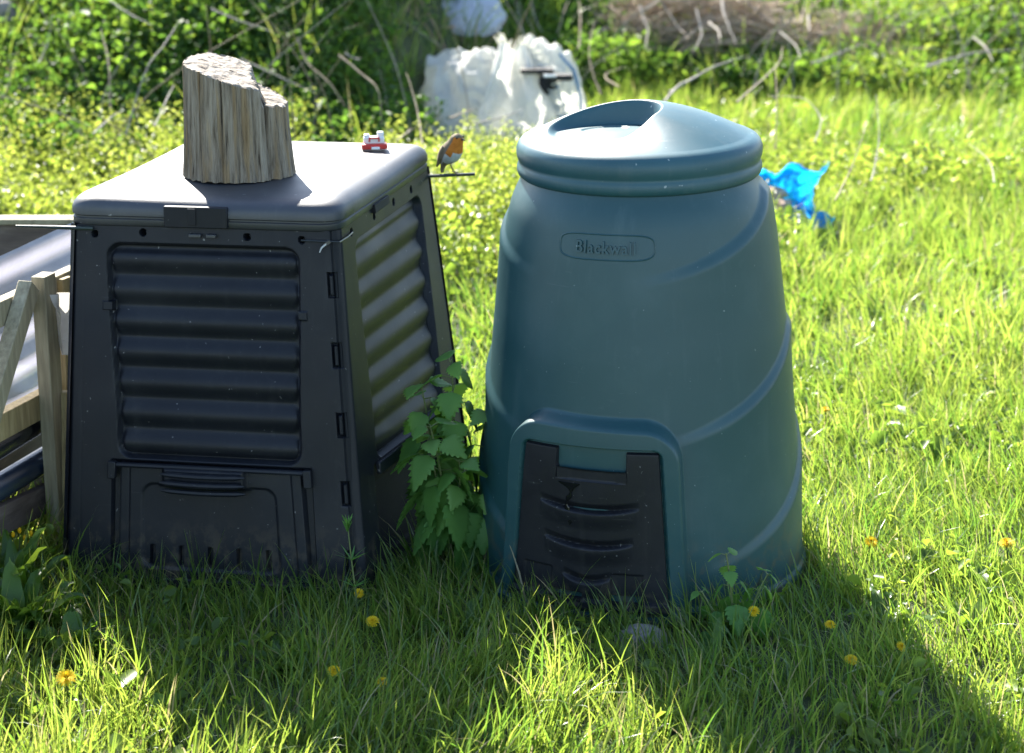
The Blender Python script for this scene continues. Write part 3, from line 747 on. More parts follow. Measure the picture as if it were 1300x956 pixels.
# rag of milky polythene caught on the post
nu, nv2 = 16, 24; u = np.linspace(0, 1, nu); v = np.linspace(0, 1, nv2); U, V_ = np.meshgrid(u, v, indexing='ij')
a = np.array(TP(60, 374, .055)); b = np.array(TP(90, 370, .055)); d = np.array(TP(73, 452, .055))
W_ = (1-V_*.72*(.8+.4*n2(V_*6, U*0, 1, 5)))
P = a+(b-a)*(U*W_+.25*V_)[..., None]+(d-a)*V_[..., None]*np.array([.9, .9, 1])+np.array(nv_)*(.012*np.sin(U*9+V_*4)+.01*n2(U*5, V_*5, 1, 3))[..., None]
o = link('plastic_scrap', mesh_np('plastic_scrap', P.reshape(-1, 3), grid_faces(nu, nv2)), M['scrap']); tag(o, 'torn milky plastic scrap snagged on the timber post by the bin', 'plastic scrap')
# old board fence of a raised bed, further back
bed = empty('raised_bed', (-1.55, 5.45, 0)); tag(bed, 'low bed edging of old brown boards behind the clear sheet', 'raised bed')
zt = ony(40, 283, 5.45).z; 
for k in range(3):
    MB().box((.12-.42*0+0, 0, zt-.065-.145*k), (1.3, .028, .14)).build('board', M['fence_wood'], bed, bevel=.003)
MB().box((.12, 0, zt+.009), (1.3, .06, .016)).build('capping', M['timber'], bed, bevel=.002)
for xx in (-.5, .74): MB().box((xx, .035, zt/2), (.05, .04, zt)).build('post', M['fence_wood'], bed)

# ------------------------------------------------------------------ white sack, sheet, bag
def lump(name, c, radii, mat, folds=1.0, seed=0, nlat=90, nlon=150, squash=0.0, outline=None, parent=None, arc=None):
    th_ = np.linspace(0, 2*math.pi, nlon, endpoint=False) if arc is None else np.linspace(arc[0], arc[1], nlon); ph_ = np.linspace(.001, math.pi*.54, nlat)
    PH, TH_ = np.meshgrid(ph_, th_, indexing='ij')
    x = np.sin(PH)*np.cos(TH_); y = np.sin(PH)*np.sin(TH_); z = np.cos(PH)
    Pn = np.stack([x, y, z], -1).reshape(-1, 3)
    f1 = np.array([noise.noise(Vector((p[0]*2.1+seed, p[1]*2.1, p[2]*1.6))) for p in Pn]).reshape(x.shape)
    f2 = np.array([1-abs(noise.noise(Vector((p[0]*2.7+seed+3, p[1]*2.7, p[2]*1.9+1))))*2 for p in Pn]).reshape(x.shape)
    f3 = np.array([1-abs(noise.noise(Vector((p[0]*5.5+seed+7, p[1]*5.5+f*2, p[2]*3.8))))*2 for p, f in zip(Pn, f1.ravel())]).reshape(x.shape)
    k = 1+folds*(.30*f1+.20*f2+.09*f3-.14)
    if outline is not None: k = k*outline(x, z)
    V = np.stack([x*radii[0]*k, y*radii[1]*k, np.maximum(z, -.05)*radii[2]*k], -1).reshape(-1, 3)
    i = np.arange(nlat-1); j = np.arange(nlon if arc is None else nlon-1); I, J = np.meshgrid(i, j, indexing='ij'); J2 = (J+1) % nlon
    F = np.stack([I*nlon+J, (I+1)*nlon+J, (I+1)*nlon+J2, I*nlon+J2], -1).reshape(-1, 4)
    o = link(name, mesh_np(name, V, F), mat, parent, True, 55); o.location = c; return o
SY = 9.5
sk = empty('sack', (onz(640, 152).x, SY, float(ground_z(-.04, SY)))); sk.scale = (1.08, 1.0, 1.12); tag(sk, 'crumpled white woven sack with frayed edge on the ground before the bank', 'sack')
lump('sack_body', (-.15, 0, 0), (.29, .34, .42), M['sack'], .46, 2.3, parent=sk, arc=(math.pi-.35, 2*math.pi+.35))
lump('sack_body', (.18, .06, 0), (.21, .32, .45), M['sack'], .34, 9.1, parent=sk, arc=(math.pi-.35, 2*math.pi+.35))
# draped frayed flap
def flap():
    nu, nv2 = 50, 50; u = np.linspace(0, 1, nu); v = np.linspace(0, 1, nv2); U, V_ = np.meshgrid(u, v, indexing='ij')
    # top edge from (0,.42) to (.12,.44); bottom edge from (-.10,.02) to (.29,.02)
    x = (-.02+.12*U)*(1-V_)+(-.16+.46*U)*V_; z = (.44-.02*U)*(1-V_)+.03*V_+.02*np.sin(U*9)
    y = -.10-.30*np.sin(V_*1.5)-.035*np.sin(U*9+V_*3)-.09*(fbm2(U*6, V_*5, 1, 7)-.5)
    P = np.stack([x, y, z], -1)
    o = link('flap', mesh_np('flap', P.reshape(-1, 3), grid_faces(nu, nv2)), M['sack'], sk)
    fr_ = MB()
    for i in range(150):
        j = int(rng.random()*(nv2-1)); p = Vector(P[-1, j]); d = Vector((rng.uniform(.6, 1), rng.uniform(-.6, .2), rng.uniform(-.5, .5))).normalized()*rng.uniform(.03, .085)
        fr_.tube([p, p+d*.5+Vector((0, -.003, 0)), p+d+Vector((0, 0, -.006))], [.0045, .0035, .0020], 4)
    for i in range(14):
        j = int(rng.random()*(nu-1)); p = Vector(P[j, 0]); d = Vector((rng.uniform(-.5, .5), rng.uniform(-.6, .2), rng.uniform(.2, 1))).normalized()*rng.uniform(.02, .06)
        fr_.tube([p, p+d], [.0045, .0020], 4)
    tag(fr_.build('fringe', M['sack'], sk), kind='stuff')
flap()
sb = plain('sack_stripe', (.10, .22, .36), rough=.5)
MB().tube([(.25, -.13, .40), (.315, -.15, .33), (.345, -.17, .22), (.355, -.20, .08)], [.006, .008, .008, .006], 6).build('blue_stripe', sb, sk)
MB().tube([(.23, -.24, .30), (.265, -.26, .2), (.30, -.30, .05)], [.004, .007, .006], 6).build('blue_stripe', sb, sk)
tb = empty('plastic_tray', (onz(640, 152).x+.21, SY-.27, float(ground_z(-.04, SY))+.37)); tag(tb, 'black plastic lid with a handle poking out of the white sack', 'plastic lid')
MB().box((-.05, .03, .015), (.16, .09, .022)).box((.055, -.005, -.012), (.13, .07, .028)).build('rim', M['hatch_plastic'], tb, bevel=.005)
MB().box((0.01, -.045, .0), (.06, .012, .012)).build('handle', M['white_plastic'], tb, bevel=.002)
MB().ball((.0, .02, -.055), .06, 10, (.75, .5, 1)).build('dark_hollow', M['dark_void'], tb)  # dark ball put in as the shaded opening below the tray
# pale sheet high on the bank
p = ony(588, 4, 10.3)
o = lump('plastic_sheet', (p.x, 10.3, p.z-.06), (.22, .24, .12), M['sheet'], .28, 4.4); tag(o, 'pale blue grey plastic sheet lying high on the bank above the sack', 'plastic sheet')
o.rotation_euler = (R(18), R(8), 0)
# blue bag
def bluebag():
    c = onz(1003, 282); nu, nv2 = 50, 40; u = np.linspace(0, 1, nu); v = np.linspace(0, 1, nv2); U, V_ = np.meshgrid(u, v, indexing='ij')
    x = -.15+.27*U+.03*np.sin(V_*4+U*3); z = .235*V_*(.80+.25*sst(U, .12, .5)-.12*np.exp(-((U-.42)/.08)**2))+.015*np.sin(U*13)*V_
    x = x+.03*(fbm2(U*7, V_*6, 1, 33)-.5); z = z+.03*V_*(fbm2(U*8, V_*3, 1, 35)-.5)
    y = .09*(fbm2(U*5, V_*5, 1, 34, 4)-.5)+.10*np.sin(U*5.5+.6)+.07*V_-.03+.03*(n2(U*6, V_*5, 1, 31)-.5)-.10*sst(V_, .82, 1)
    P = np.stack([x, y, z], -1)
    root = empty('plastic_bag', (c.x, c.y, float(ground_z(c.x, c.y))+.01)); tag(root, 'torn bright blue plastic bag in the grass behind the green bin', 'plastic bag')
    link('back_sheet', mesh_np('back_sheet', P.reshape(-1, 3), grid_faces(nu, nv2)), M['blue_bag'], root)
    x = -.03+.17*U+.03*V_; z = .085*V_*(1-.6*U)+.012*np.sin(U*12)+.01; y = -.16+.05*np.sin(U*7)+.05*V_
    link('front_sheet', mesh_np('front_sheet', np.stack([x, y, z], -1).reshape(-1, 3), grid_faces(nu, nv2)), M['blue_bag'], root)
    for i, (px, py, r, lb) in enumerate(((984, 243, .034, 'pinkish soil clod upper one spilling from the blue bag'), (989, 259, .040, 'larger pale brown soil clod lower one spilling from the blue bag'))):
        q = ony(px, py, c.y-.04-.05*i); m_ = lump('soil_clod', q-Vector((0, 0, r*.5)), (r*1.5, r*1.2, r), M['clod'], .7, 5+i, 24, 36)
        tag(m_, lb, 'soil clod')
bluebag()
# stones
q = onz(20, 172, 0); o = lump('stone', (q.x, q.y-.2, float(ground_z(q.x, q.y-.2))+.10), (.12, .10, .12), M['stone'], .5, 1.2, 30, 48); tag(o, 'pale brown stone half hidden at the foot of the left bank', 'stone')
q = onz(815, 812); o = lump('stone', (q.x, q.y, -.005), (.055, .04, .035), M['stone'], .4, 7.2, 30, 48); tag(o, 'grey stone in the grass in front of the green bin', 'stone')

# ------------------------------------------------------------------ grass
Bxy = np.array([[v.x, v.y] for v in B])
def inside_quad(x, y, grow=.0):
    c_ = Bxy.mean(0); ok = np.ones(len(x), bool)
    for i in range(4):
        a, b = c_+(Bxy[i]-c_)*(1+grow), c_+(Bxy[(i+1) % 4]-c_)*(1+grow)
        ok &= ((b[0]-a[0])*(y-a[1])-(b[1]-a[1])*(x-a[0])) > 0
    return ok
def blocked(x, y, m=.0):
    g_ = (x-gc.x)**2+(y-gc.y)**2 < (.385+m)**2
    bl = inside_quad(x, y, m/.35+.03)
    lf = (x < -1.02) & (y > 4.2) & (y < 5.2) & (x > -2.2)
    return g_ | bl
def blades(x, y, hgt, wid, az, lean, curl, tint, seg=4, z=None):
    n = len(x); z0 = ground_z(x, y) if z is None else z
    lv = np.linspace(0, 1, seg+1)
    dx, dy = np.cos(az), np.sin(az)
    face = rng.uniform(0, math.pi, n); fx, fy = np.cos(face), np.sin(face)
    V = np.zeros((n, seg+1, 2, 3)); 
    for i, t in enumerate(lv):
        ang = lean+curl*t
        # integrate the bend
        s_ = 0; c_ = 0; m = 6
        for q in range(m):
            a = lean+curl*(t*(q+.5)/m); s_ = s_+np.sin(a)/m; c_ = c_+np.cos(a)/m
        px = x+dx*s_*hgt*t; py = y+dy*s_*hgt*t; pz_ = z0-.01+c_*hgt*t
        w = wid*(1-.15*t)*np.clip((1-t)*2.2, .03, 1)*.5
        V[:, i, 0] = np.stack([px-fx*w, py-fy*w, pz_], -1); V[:, i, 1] = np.stack([px+fx*w, py+fy*w, pz_], -1)
    base = (np.arange(n)*(seg+1)*2)[:, None]
    k = np.arange(seg)*2
    F = np.stack([base+k, base+k+1, base+k+3, base+k+2], -1).reshape(-1, 4)
    A = np.ones((n, seg+1, 2, 4)); A[..., 0] = tint[:, None, None]; A[..., 1] = lv[None, :, None]
    return V.reshape(-1, 3), F, A.reshape(-1, 4)
def scatter_tufts(n, xr, yr, fan=None):
    x = rng.uniform(*xr, n); y = rng.uniform(*yr, n)
    if fan is not None:
        k = np.abs(x) < .29*y+fan; x, y = x[k], y[k]
    return x, y
def grassfield(ntuft, per, xr, yr, fan, hr, wr, dens=None, seg=4):
    tx, ty = scatter_tufts(ntuft, xr, yr, fan)
    if dens is not None:
        k = rng.random(len(tx)) < dens(tx, ty); tx, ty = tx[k], ty[k]
    m = len(tx)
    hs = rng.uniform(.65, 1.25, m)*(.65+.7*fbm2(tx, ty, 2.3, 41)); comb = fbm2(tx, ty, .9, 44)*math.pi*3
    x = np.repeat(tx, per); y = np.repeat(ty, per); hs = np.repeat(hs, per); comb = np.repeat(comb, per); tt = np.repeat(rng.random(m), per)
    n = len(x); a = rng.uniform(0, 2*math.pi, n); rad = np.abs(rng.normal(0, .028, n)); x = x+np.cos(a)*rad; y = y+np.sin(a)*rad
    az = np.where(rng.random(n) < .5, a, comb+rng.normal(0, .8, n))
    k = ~blocked(x, y); 
    hgt = hs*rng.uniform(hr[0], hr[1], n); wid = rng.uniform(wr[0], wr[1], n)
    lean = np.abs(rng.normal(.12, .22, n)); curl = np.abs(rng.normal(.6, .55, n))
    tint = np.clip(.15+.45*tt+rng.normal(0, .16, n)+.35*(fbm2(x, y, 1.3, 47)-.5), 0, .86); dead = rng.random(n) < .055; tint[dead] = rng.uniform(.93, 1, dead.sum())
    return blades(*(v[k] for v in (x, y, hgt, wid, az, lean, curl, tint)), seg=seg)
def near_dens(x, y):
    return np.clip(.85+.6*(fbm2(x, y, 2.2, 51)-.5), .6, 1)
parts = []
parts.append(grassfield(6200, 11, (-1.7, 2.0), (2.7, 5.6), .55, (.075, .165), (.0022, .0048), near_dens))
parts.append(grassfield(5000, 10, (-1.7, 2.0), (2.7, 5.6), .55, (.03, .075), (.0022, .0045), None, seg=3))
parts.append(grassfield(7200, 10, (-3.2, 3.6), (5.6, 9.2), .75, (.09, .19), (.0035, .0075), lambda x, y: np.where(x > .6, 1, .55)))
parts.append(grassfield(4600, 9, (-1.0, 5.0), (9.2, 12.5), .9, (.11, .22), (.005, .010), lambda x, y: np.where(y < bank(x, y)[1]+.35, 1, .25)))
parts.append(grassfield(2600, 7, (-3.6, 2.6), (8.4, 11.8), None, (.18, .42), (.006, .010), lambda x, y: (y > bank(x, y)[1]-.3)*(((x+.02)/.55)**2+((y-9.45)/.6)**2 > 1)*.8, seg=4))
parts.append(grassfield(2500, 8, (-7, 8), (1.5, 11), None, (.09, .17), (.006, .011), lambda x, y: (np.abs(x) > .29*y+.5)*1.0, seg=3))
V = np.concatenate([p[0] for p in parts]); off = 0; Fs = []
for p in parts: Fs.append(p[1]+off); off += len(p[0])
gr = link('grass', mesh_np('grass', V, np.concatenate(Fs), np.concatenate([p[2] for p in parts])), M['grass'])
tag(gr, 'long lush green grass growing over the whole plot', 'grass', kind='stuff')

# ------------------------------------------------------------------ leaf clouds
def leaves(x, y, z, L_, W_, nx, ny, nz_, tint, fold=.25):
    """pointed, folded leaves: 6 vertices, 2 quads"""
    n = len(x); nn = np.stack([nx, ny, nz_], -1); nn /= np.linalg.norm(nn, axis=1)[:, None]
    a = rng.normal(size=(n, 3)); u = np.cross(nn, a); u /= np.linalg.norm(u, axis=1)[:, None]; v = np.cross(nn, u)
    c = np.stack([x, y, z], -1); L3 = L_[:, None]; W3 = W_[:, None]
    V = np.stack([c-u*L3*.5, c+u*L3*.5-nn*L3*.12, c-u*L3*.12+v*W3*.5+nn*W3*fold, c+u*L3*.22+v*W3*.38+nn*W3*fold, c-u*L3*.12-v*W3*.5+nn*W3*fold, c+u*L3*.22-v*W3*.38+nn*W3*fold], 1)
    b = (np.arange(n)*6)[:, None]
    F = np.concatenate([b+np.array([0, 1, 3, 2]), b+np.array([0, 4, 5, 1])], 0)
    A = np.ones((n, 6, 4)); A[..., 0] = tint[:, None]
    return V.reshape(-1, 3), F, A.reshape(-1, 4)
def cloud(n, xr, yr, hfun, size, density, tfun, up=.9, cl=.10, cn=9, top=.45):
    m = n//cn; tx = rng.uniform(*xr, m); ty = rng.uniform(*yr, m); k = rng.random(m) < density(tx, ty); tx, ty = tx[k], ty[k]; m = len(tx)
    hh = hfun(tx, ty); tz = hh*rng.random(m)**top
    x = np.repeat(tx, cn)+rng.normal(0, cl, m*cn); y = np.repeat(ty, cn)+rng.normal(0, cl, m*cn)
    z = ground_z(x, y)+np.maximum(.01, np.repeat(tz, cn)+rng.normal(0, cl*.5, m*cn)); n_ = len(x)
    k = ~blocked(x, y, .03) ; x, y, z = x[k], y[k], z[k]; n_ = len(x)
    ls = size*np.clip(rng.lognormal(-.08, .42, n_), .35, 2.6)
    t = np.clip(tfun(x, y)+np.repeat(rng.normal(0, .16, m), cn)[k]+rng.normal(0, .10, n_), 0, 1)
    return leaves(x, y, z, ls, ls*rng.uniform(.5, .8, n_), rng.normal(0, 1, n_)*(1-up*.5), rng.normal(0, 1, n_)*(1-up*.5)-.15, np.abs(rng.normal(0, .6, n_))+up*.4, t)
def joinp(name, parts, mat):
    V = np.concatenate([p[0] for p in parts]); off = 0; Fs = []
    for p in parts: Fs.append(p[1]+off); off += len(p[0])
    return link(name, mesh_np(name, V, np.concatenate(Fs), np.concatenate([p[2] for p in parts])), mat)
p_sheet = (ony(588, 4, 10.3).x, 10.3)
def bank_d(x, y):
    y0 = bank(x, y)[1]; s = sst(x, .0, 2.2)
    ex_ = ((x+.02)/.62)**2+((y-9.45)/.62)**2 < 1; ex_ |= ((x-p_sheet[0])/.32)**2+((y-p_sheet[1]+.12)/.36)**2 < 1
    return np.where(~ex_ & (y > y0-.25) & (np.abs(x) < .29*y+1.6), 1-.35*s*(fbm2(x, y, 1.1, 60) < .5), 0)
p1 = cloud(520000, (-5.5, 5.8), (8.1, 14.0), lambda x, y:   .08+.36*fbm2(x, y, 1.6, 61)**1.3, .030, lambda x, y: bank_d(x, y)*np.where(y > 12.2, .6, 1)*np.where((x < 1) & (y > 11.6), .15, 1), lambda x, y: .13+.7*(fbm2(x, y, 1.6, 62)-.4)+.35*sst(x, .3, 2.2), .7, .07, 10)
br = joinp('brambles', [p1], M['bramble']); tag(br, 'dense dark green brambles and nettles covering the bank', 'brambles', kind='stuff')
def weed_d(x, y):
    y0 = bank(x, y)[1]; a = ((y > 6.3) & (y < np.minimum(y0, 9.6)+.1) & ~((x > -.75) & (x < .5) & (y > 8.75)) & (x < .75+.25*np.sin(y*2)) & (np.abs(x) < .29*y+1.0))*1.0
    r = ((y > 7.8) & (y < y0+.5) & (x >= .75) & (np.abs(x) < .29*y+1.0))*(fbm2(x, y, 1.5, 70) > .5)*.5
    return a*(.5+.7*fbm2(x, y, 1.8, 71))+r
p1 = cloud(150000, (-4.0, 4.5), (6.3, 11.5), lambda x, y: (.06+.26*fbm2(x, y, 1.9, 72))*(1-.65*sst(x, -1.1, -.5)*sst(y, 8.0, 8.8)), .025, weed_d, lambda x, y: .5+.5*(fbm2(x, y, 2.5, 73)-.4), .7, .045, 9)
# low broad leaves hidden in the near turf
p2 = cloud(15000, (-1.7, 2.0), (2.7, 6.3), lambda x, y: .03+.05*fbm2(x, y, 3, 75), .026, lambda x, y: (fbm2(x, y, 2.6, 76) > .47)*.9, lambda x, y: .12+.3*fbm2(x, y, 3, 77), .9, .03, 8)
m = 2600; tx = rng.uniform(-2.8, .6, m); ty = rng.uniform(7.0, 9.0, m); k = (fbm2(tx, ty, 1.8, 81) > .42) & (ty < bank(tx, ty)[1]+.1) & ~((tx > -.85) & (ty > 8.1)); tx, ty = tx[k], ty[k]; m = len(tx)
hh = rng.uniform(.16, .40, m)*(.7+.6*fbm2(tx, ty, 1.5, 82)); cn = 26; tt = np.tile(np.linspace(.25, 1, cn), m); hx = np.repeat(hh, cn); n_ = m*cn; lx = np.repeat(rng.normal(0, .12, m), cn)
x = np.repeat(tx, cn)+lx*hx*tt+rng.normal(0, .015, n_); y = np.repeat(ty, cn)+rng.normal(0, .015, n_); ls = .026*rng.uniform(.6, 1.2, n_)*(1.25-.5*tt)
p3 = leaves(x, y, ground_z(x, y)+hx*tt, ls, ls*.5, rng.normal(0, .6, n_), rng.normal(0, .6, n_), np.abs(rng.normal(0, .5, n_))+.4, np.clip(.5+.35*tt+rng.normal(0, .12, n_), 0, 1))
wd = joinp('weeds', [p1, p2, p3], M['weed']); tag(wd, 'low leafy yellow green weeds in the sun behind the bins', 'weeds', kind='stuff')

# ------------------------------------------------------------------ nettles
def serrated_leaf(L_, W_, n=14):
    """list of verts (x along, y across, z up) and faces: toothed heart-shaped leaf, drooping"""
    vs = []; fs = []
    for i in range(n+1):
        t = i/n; w = W_*.5*(math.sin(math.pi*min(1, t**.62))**.85)*(1-.10*t) if 0 < t < 1 else 0
        zd = -.22*L_*t*t
        tooth = 1.16 if i % 2 else .90
        xt = t*L_-(.06*L_ if i % 2 == 0 else -.02*L_)*(1 if 0 < i < n else 0)
        vs += [(t*L_, 0, zd), (t*L_*.98+xt*.02, w*.55, zd+w*.16), (xt, w*tooth, zd+w*.10-.02*L_), (t*L_*.98+xt*.02, -w*.55, zd+w*.16), (xt, -w*tooth, zd+w*.10-.02*L_)]
    for i in range(n):
        a = i*5; b = a+5
        fs += [(a, b, b+1, a+1), (a+1, b+1, b+2, a+2), (b, a, a+3, b+3), (b+3, a+3, a+4, b+4)]
    return vs, fs
def nettle(name, loc_, stems, lab, lw=1.0):
    root = empty(name, loc_); tag(root, lab, 'nettle'); st = MB(); V = []; F = []; A = []; off = 0
    for (x0, y0, hgt, lx, ly, nn, ls) in stems:
        pts = [Vector((x0+lx*t*t, y0+ly*t*t, hgt*t)) for t in [i/8 for i in range(9)]]
        st.tube(pts, [.0038-.0022*i/8 for i in range(9)], 6)
        a0 = rng.uniform(0, 6)
        for k in range(nn):
            t = .22+.76*(k/(nn-1))**.9; c = Vector((x0+lx*t*t, y0+ly*t*t, hgt*t))
            for s_ in (0, 1):
                az = a0+k*math.pi/2+s_*math.pi+rng.normal(0, .25); size = ls*(1.0-.55*t**2.2)*rng.uniform(.8, 1.15)
                d = Vector((math.cos(az), math.sin(az), .35)); pet = size*.35; b = c+d*pet
                st.tube([c, b], [.0014, .001], 4)
                droop = rng.uniform(.75, 1.35)-.9*t**4
                vs, fs = serrated_leaf(size, size*.86)
                ca, sa = math.cos(az), math.sin(az); cd, sd = math.cos(droop), math.sin(droop); rl = rng.normal(0, .35); cr_, sr_ = math.cos(rl), math.sin(rl)
                P = []
                for (x, y, z) in vs:
                    y, z = y*cr_-z*sr_, y*sr_+z*cr_
                    x, z = x*cd+z*sd, -x*sd+z*cd
                    P.append((b.x+x*ca-y*sa, b.y+x*sa+y*ca, b.z+z))
                V += P; F += [tuple(off+q for q in f) for f in fs]; off += len(P); A += [[float(np.clip(rng.normal(.35+.5*t, .15), 0, 1)), 0, 0, 1]]*len(P)
    st.build('stem', M['stem'], root)
    return link('leaves', mesh_np('leaves', np.array(V), np.array(F), np.array(A)), M['nettle'], root)
q = onz(580, 712)
nettle('nettle_plant', (q.x, q.y, 0), [(.0, .02, .47, -.01, .03, 11, .11), (-.04, .04, .42, -.04, .0, 10, .11), (-.015, -.05, .36, -.04, -.03, 8, .11), (.045, .03, .36, .04, -.01, 7, .11), (.01, -.04, .28, .0, -.05, 7, .10), (-.03, -.03, .32, -.03, -.03, 6, .115), (.05, -.03, .22, .05, -.03, 6, .095)],
       'tall leafy nettle growing in the gap between the two bins')
q = onz(930, 815)
nettle('nettle_plant', (q.x, q.y, 0), [(.0, .0, .20, -.02, .0, 5, .066), (.03, .01, .15, .04, .0, 4, .07), (-.03, -.01, .12, -.04, .0, 3, .06)], 'small young nettle in the grass at the right foot of the green bin')
q = onz(700, 790)

# cleavers with whorled leaves in front of the black bin
q = onz(452, 800); root = empty('cleavers_plant', (q.x, q.y, 0)); tag(root, 'upright cleavers stem with whorled narrow leaves before the black bin', 'wild plant')
MB().tube([(0.003, 0, 0), (.002, 0, .08), (-.006, 0, .16), (-.012, 0, .235)], [.0022, .002, .0016, .001], 6).build('stem', M['stem'], root)
xs_, ys_, zs_, az_, hl = [], [], [], [], []
for z_, xx, l_ in ((.235, -.012, .030), (.225, -.012, .026), (.16, -.006, .046), (.10, -.001, .042)):
    for k in range(8): xs_.append(xx); ys_.append(0); zs_.append(z_+.01); az_.append(k*math.pi/4+z_*9); hl.append(l_*rng.uniform(.85, 1.15))
nn = len(xs_); V, F, A = blades(np.array(xs_), np.array(ys_), np.array(hl), np.full(nn, .005), np.array(az_), np.array([.3 if z_ > .23 else .95 for z_ in zs_]), np.full(nn, .25), np.full(nn, .5), z=np.array(zs_))
link('leaves', mesh_np('leaves', V, F, A), M['nettle'], root)

# dock and yellow bud weeds at lower left
def rosette(name, loc_, n, L_, W_, lab, cat, tall=.5, mat='dock'):
    root = empty(name, loc_); tag(root, lab, cat); V = []; F = []; A = []; off = 0; m = 9
    for i in range(n):
        az = rng.uniform(0, 2*math.pi); l = L_*rng.uniform(.6, 1.2); w = W_*rng.uniform(.7, 1.2); el = rng.uniform(.3, 1.25)*tall*2; P = []
        x = z = 0
        for j in range(m+1):
            t = j/m; a = el-1.5*t*t*rng.uniform(.6, .65)
            ww = w*.5*math.sin(math.pi*min(1, .06+.94*t)**.8)*(1 if t < 1 else .05)+.001; und = .008*math.sin(t*14+i)
            for s_ in (-1, -.5, 0, .5, 1):
                y = s_*ww; zz_ = z+abs(s_)*ww*.35+(und if abs(s_) == 1 else 0)
                P.append((x*math.cos(az)-y*math.sin(az), x*math.sin(az)+y*math.cos(az), max(zz_, .004)))
            x += math.cos(a)*l/m; z += math.sin(a)*l/m
        V += P; F += [(off+j*5+k, off+j*5+k+1, off+(j+1)*5+k+1, off+(j+1)*5+k) for j in range(m) for k in range(4)]; off += len(P)
        A += [[float(rng.random()), 0, 0, 1]]*len(P)
    link('leaves', mesh_np('leaves', np.array(V), np.array(F), np.array(A)), M[mat], root); return root
q = onz(50, 796); r_ = rosette('dock_plant', (q.x, q.y, 0), 16, .15, .042, 'bright sunlit broad leaved dock at the left corner of the black bin', 'wild plant', .55)
q = onz(12, 745); r2 = rosette('groundsel_plant', (q.x, q.y, 0), 22, .12, .030, 'leafy groundsel with yellow buds at the left edge of the picture', 'wild plant', .6)
for k, (dx_, dz_) in enumerate(((.02, .125), (.035, .135), (.045, .118), (.06, .128), (.01, .10), (.055, .105))):
    MB().tube([(dx_*.4, 0, .02), (dx_*.8, 0, dz_*.6), (dx_, -.01, dz_)], [.0018, .0014, .0012], 5).build('stem', M['stem'], r2)
    MB().ball((dx_, -.01, dz_+.004), .0055, 6, (.8, .8, 1.3)).build('bud', M['petal'], r2)
for px_, py_, n__, L__, lb_ in ((20, 812, 20, .16, 'sunlit leafy dock at the far left of the foreground'), (96, 830, 12, .12, 'low dock rosette in the sunlit lower left grass'), (20, 775, 18, .17, 'tall broad leaved weed under the timber frame')):
    q = onz(px_, py_); rosette('dock_plant', (q.x, q.y, 0), n__, L__, .045, lb_, 'wild plant', .62)
for px_, py_, lb_ in ((350, 850, 'dandelion leaf rosette in front of the black bin hatch'), (905, 850, 'dandelion leaf rosette below the small nettle'), (1120, 790, 'dandelion leaf rosette at the edge of the shade'), (590, 800, 'broad leaf rosette in the grass between the two bins'), (1230, 800, 'leaf rosette in sunny grass at the lower right')):
    q = onz(px_, py_); rosette('dandelion_plant', (q.x, q.y, 0), 9, .11, .026, lb_, 'wild plant', .42)
q = onz(118, 700); r3 = rosette('dock_plant', (q.x-.02, q.y-.02, 0), 8, .10, .03, 'dark small dock close against the left foot of the black bin', 'wild plant', .5)

# ------------------------------------------------------------------ dandelions
def dandelion():
    root = empty('dandelion')
    V = []; F = []; A = []; off = 0
    for ring, (nn, l, el) in enumerate(((18, .0145, .15), (16, .012, .45), (12, .009, .85), (8, .006, 1.25))):
        for k in range(nn):
            az = 2*math.pi*(k+.5*ring)/nn+rng.normal(0, .06); w = .0017; ca, sa = math.cos(az), math.sin(az); P = []
            for t, e in ((.12, 0), (.6, .0), (1, -.12)):
                rr = l*t*math.cos(el+e); z = l*t*math.sin(el+e)+.001*ring
                ww = w*(1 if t < 1 else .7)
                P += [(rr*ca-ww*sa, rr*sa+ww*ca, z), (rr*ca+ww*sa, rr*sa-ww*ca, z)]
            V += P; F += [(off, off+1, off+3, off+2), (off+2, off+3, off+5, off+4)]; off += 6; A += [[float(rng.uniform(.2, 1)), 0, 0, 1]]*6
    head = link('flower_head', mesh_np('flower_head', np.array(V), np.array(F), np.array(A)), M['petal'], root)
    stem = MB().tube([(0, 0, -.12), (.004, 0, -.06), (0, 0, -.002)], [.0018, .0016, .0022], 6).build('stem', M['stem'], root)
    return root, head, stem
D0 = dandelion()
spots = [(1004, 664, .13, 1.0, .5, 'yellow dandelion standing against the right edge of the green bin'), (1278, 690, .08, 1.25, .2, 'wide open dandelion in sunlit grass by the right picture edge'),
         (1054, 793, .08, .8, .4, 'small dandelion upper one in the shaded grass right of the bin'), (1144, 821, .07, .8, .8, 'half closed orange dandelion in shade nearest the sunlit grass'), (1081, 838, .06, 1.0, .3, 'open dandelion lowest in the shaded grass at lower right'),
         (1106, 688, .08, 1.1, .6, 'dandelion at the edge of the shadow right of the green bin'), (456, 753, .07, .75, .9, 'small dandelion close to the bottom corner of the black bin'), (473, 789, .07, 1.0, .5, 'dandelion in shade below the cleavers stem'),
         (424, 852, .07, .95, .4, 'dandelion in dark grass in front of the black bin hatch'), (486, 866, .06, .85, .4, 'lowest dandelion between the two bins'), (84, 861, .08, 1.35, .5, 'large orange yellow dandelion in the sunlit lower left corner'),
         (957, 776, .08, .85, .7, 'tiny yellow dandelion beside the small nettle'), (1048, 520, .10, .8, .3, 'far small dandelion in sunny grass right of the green bin')]
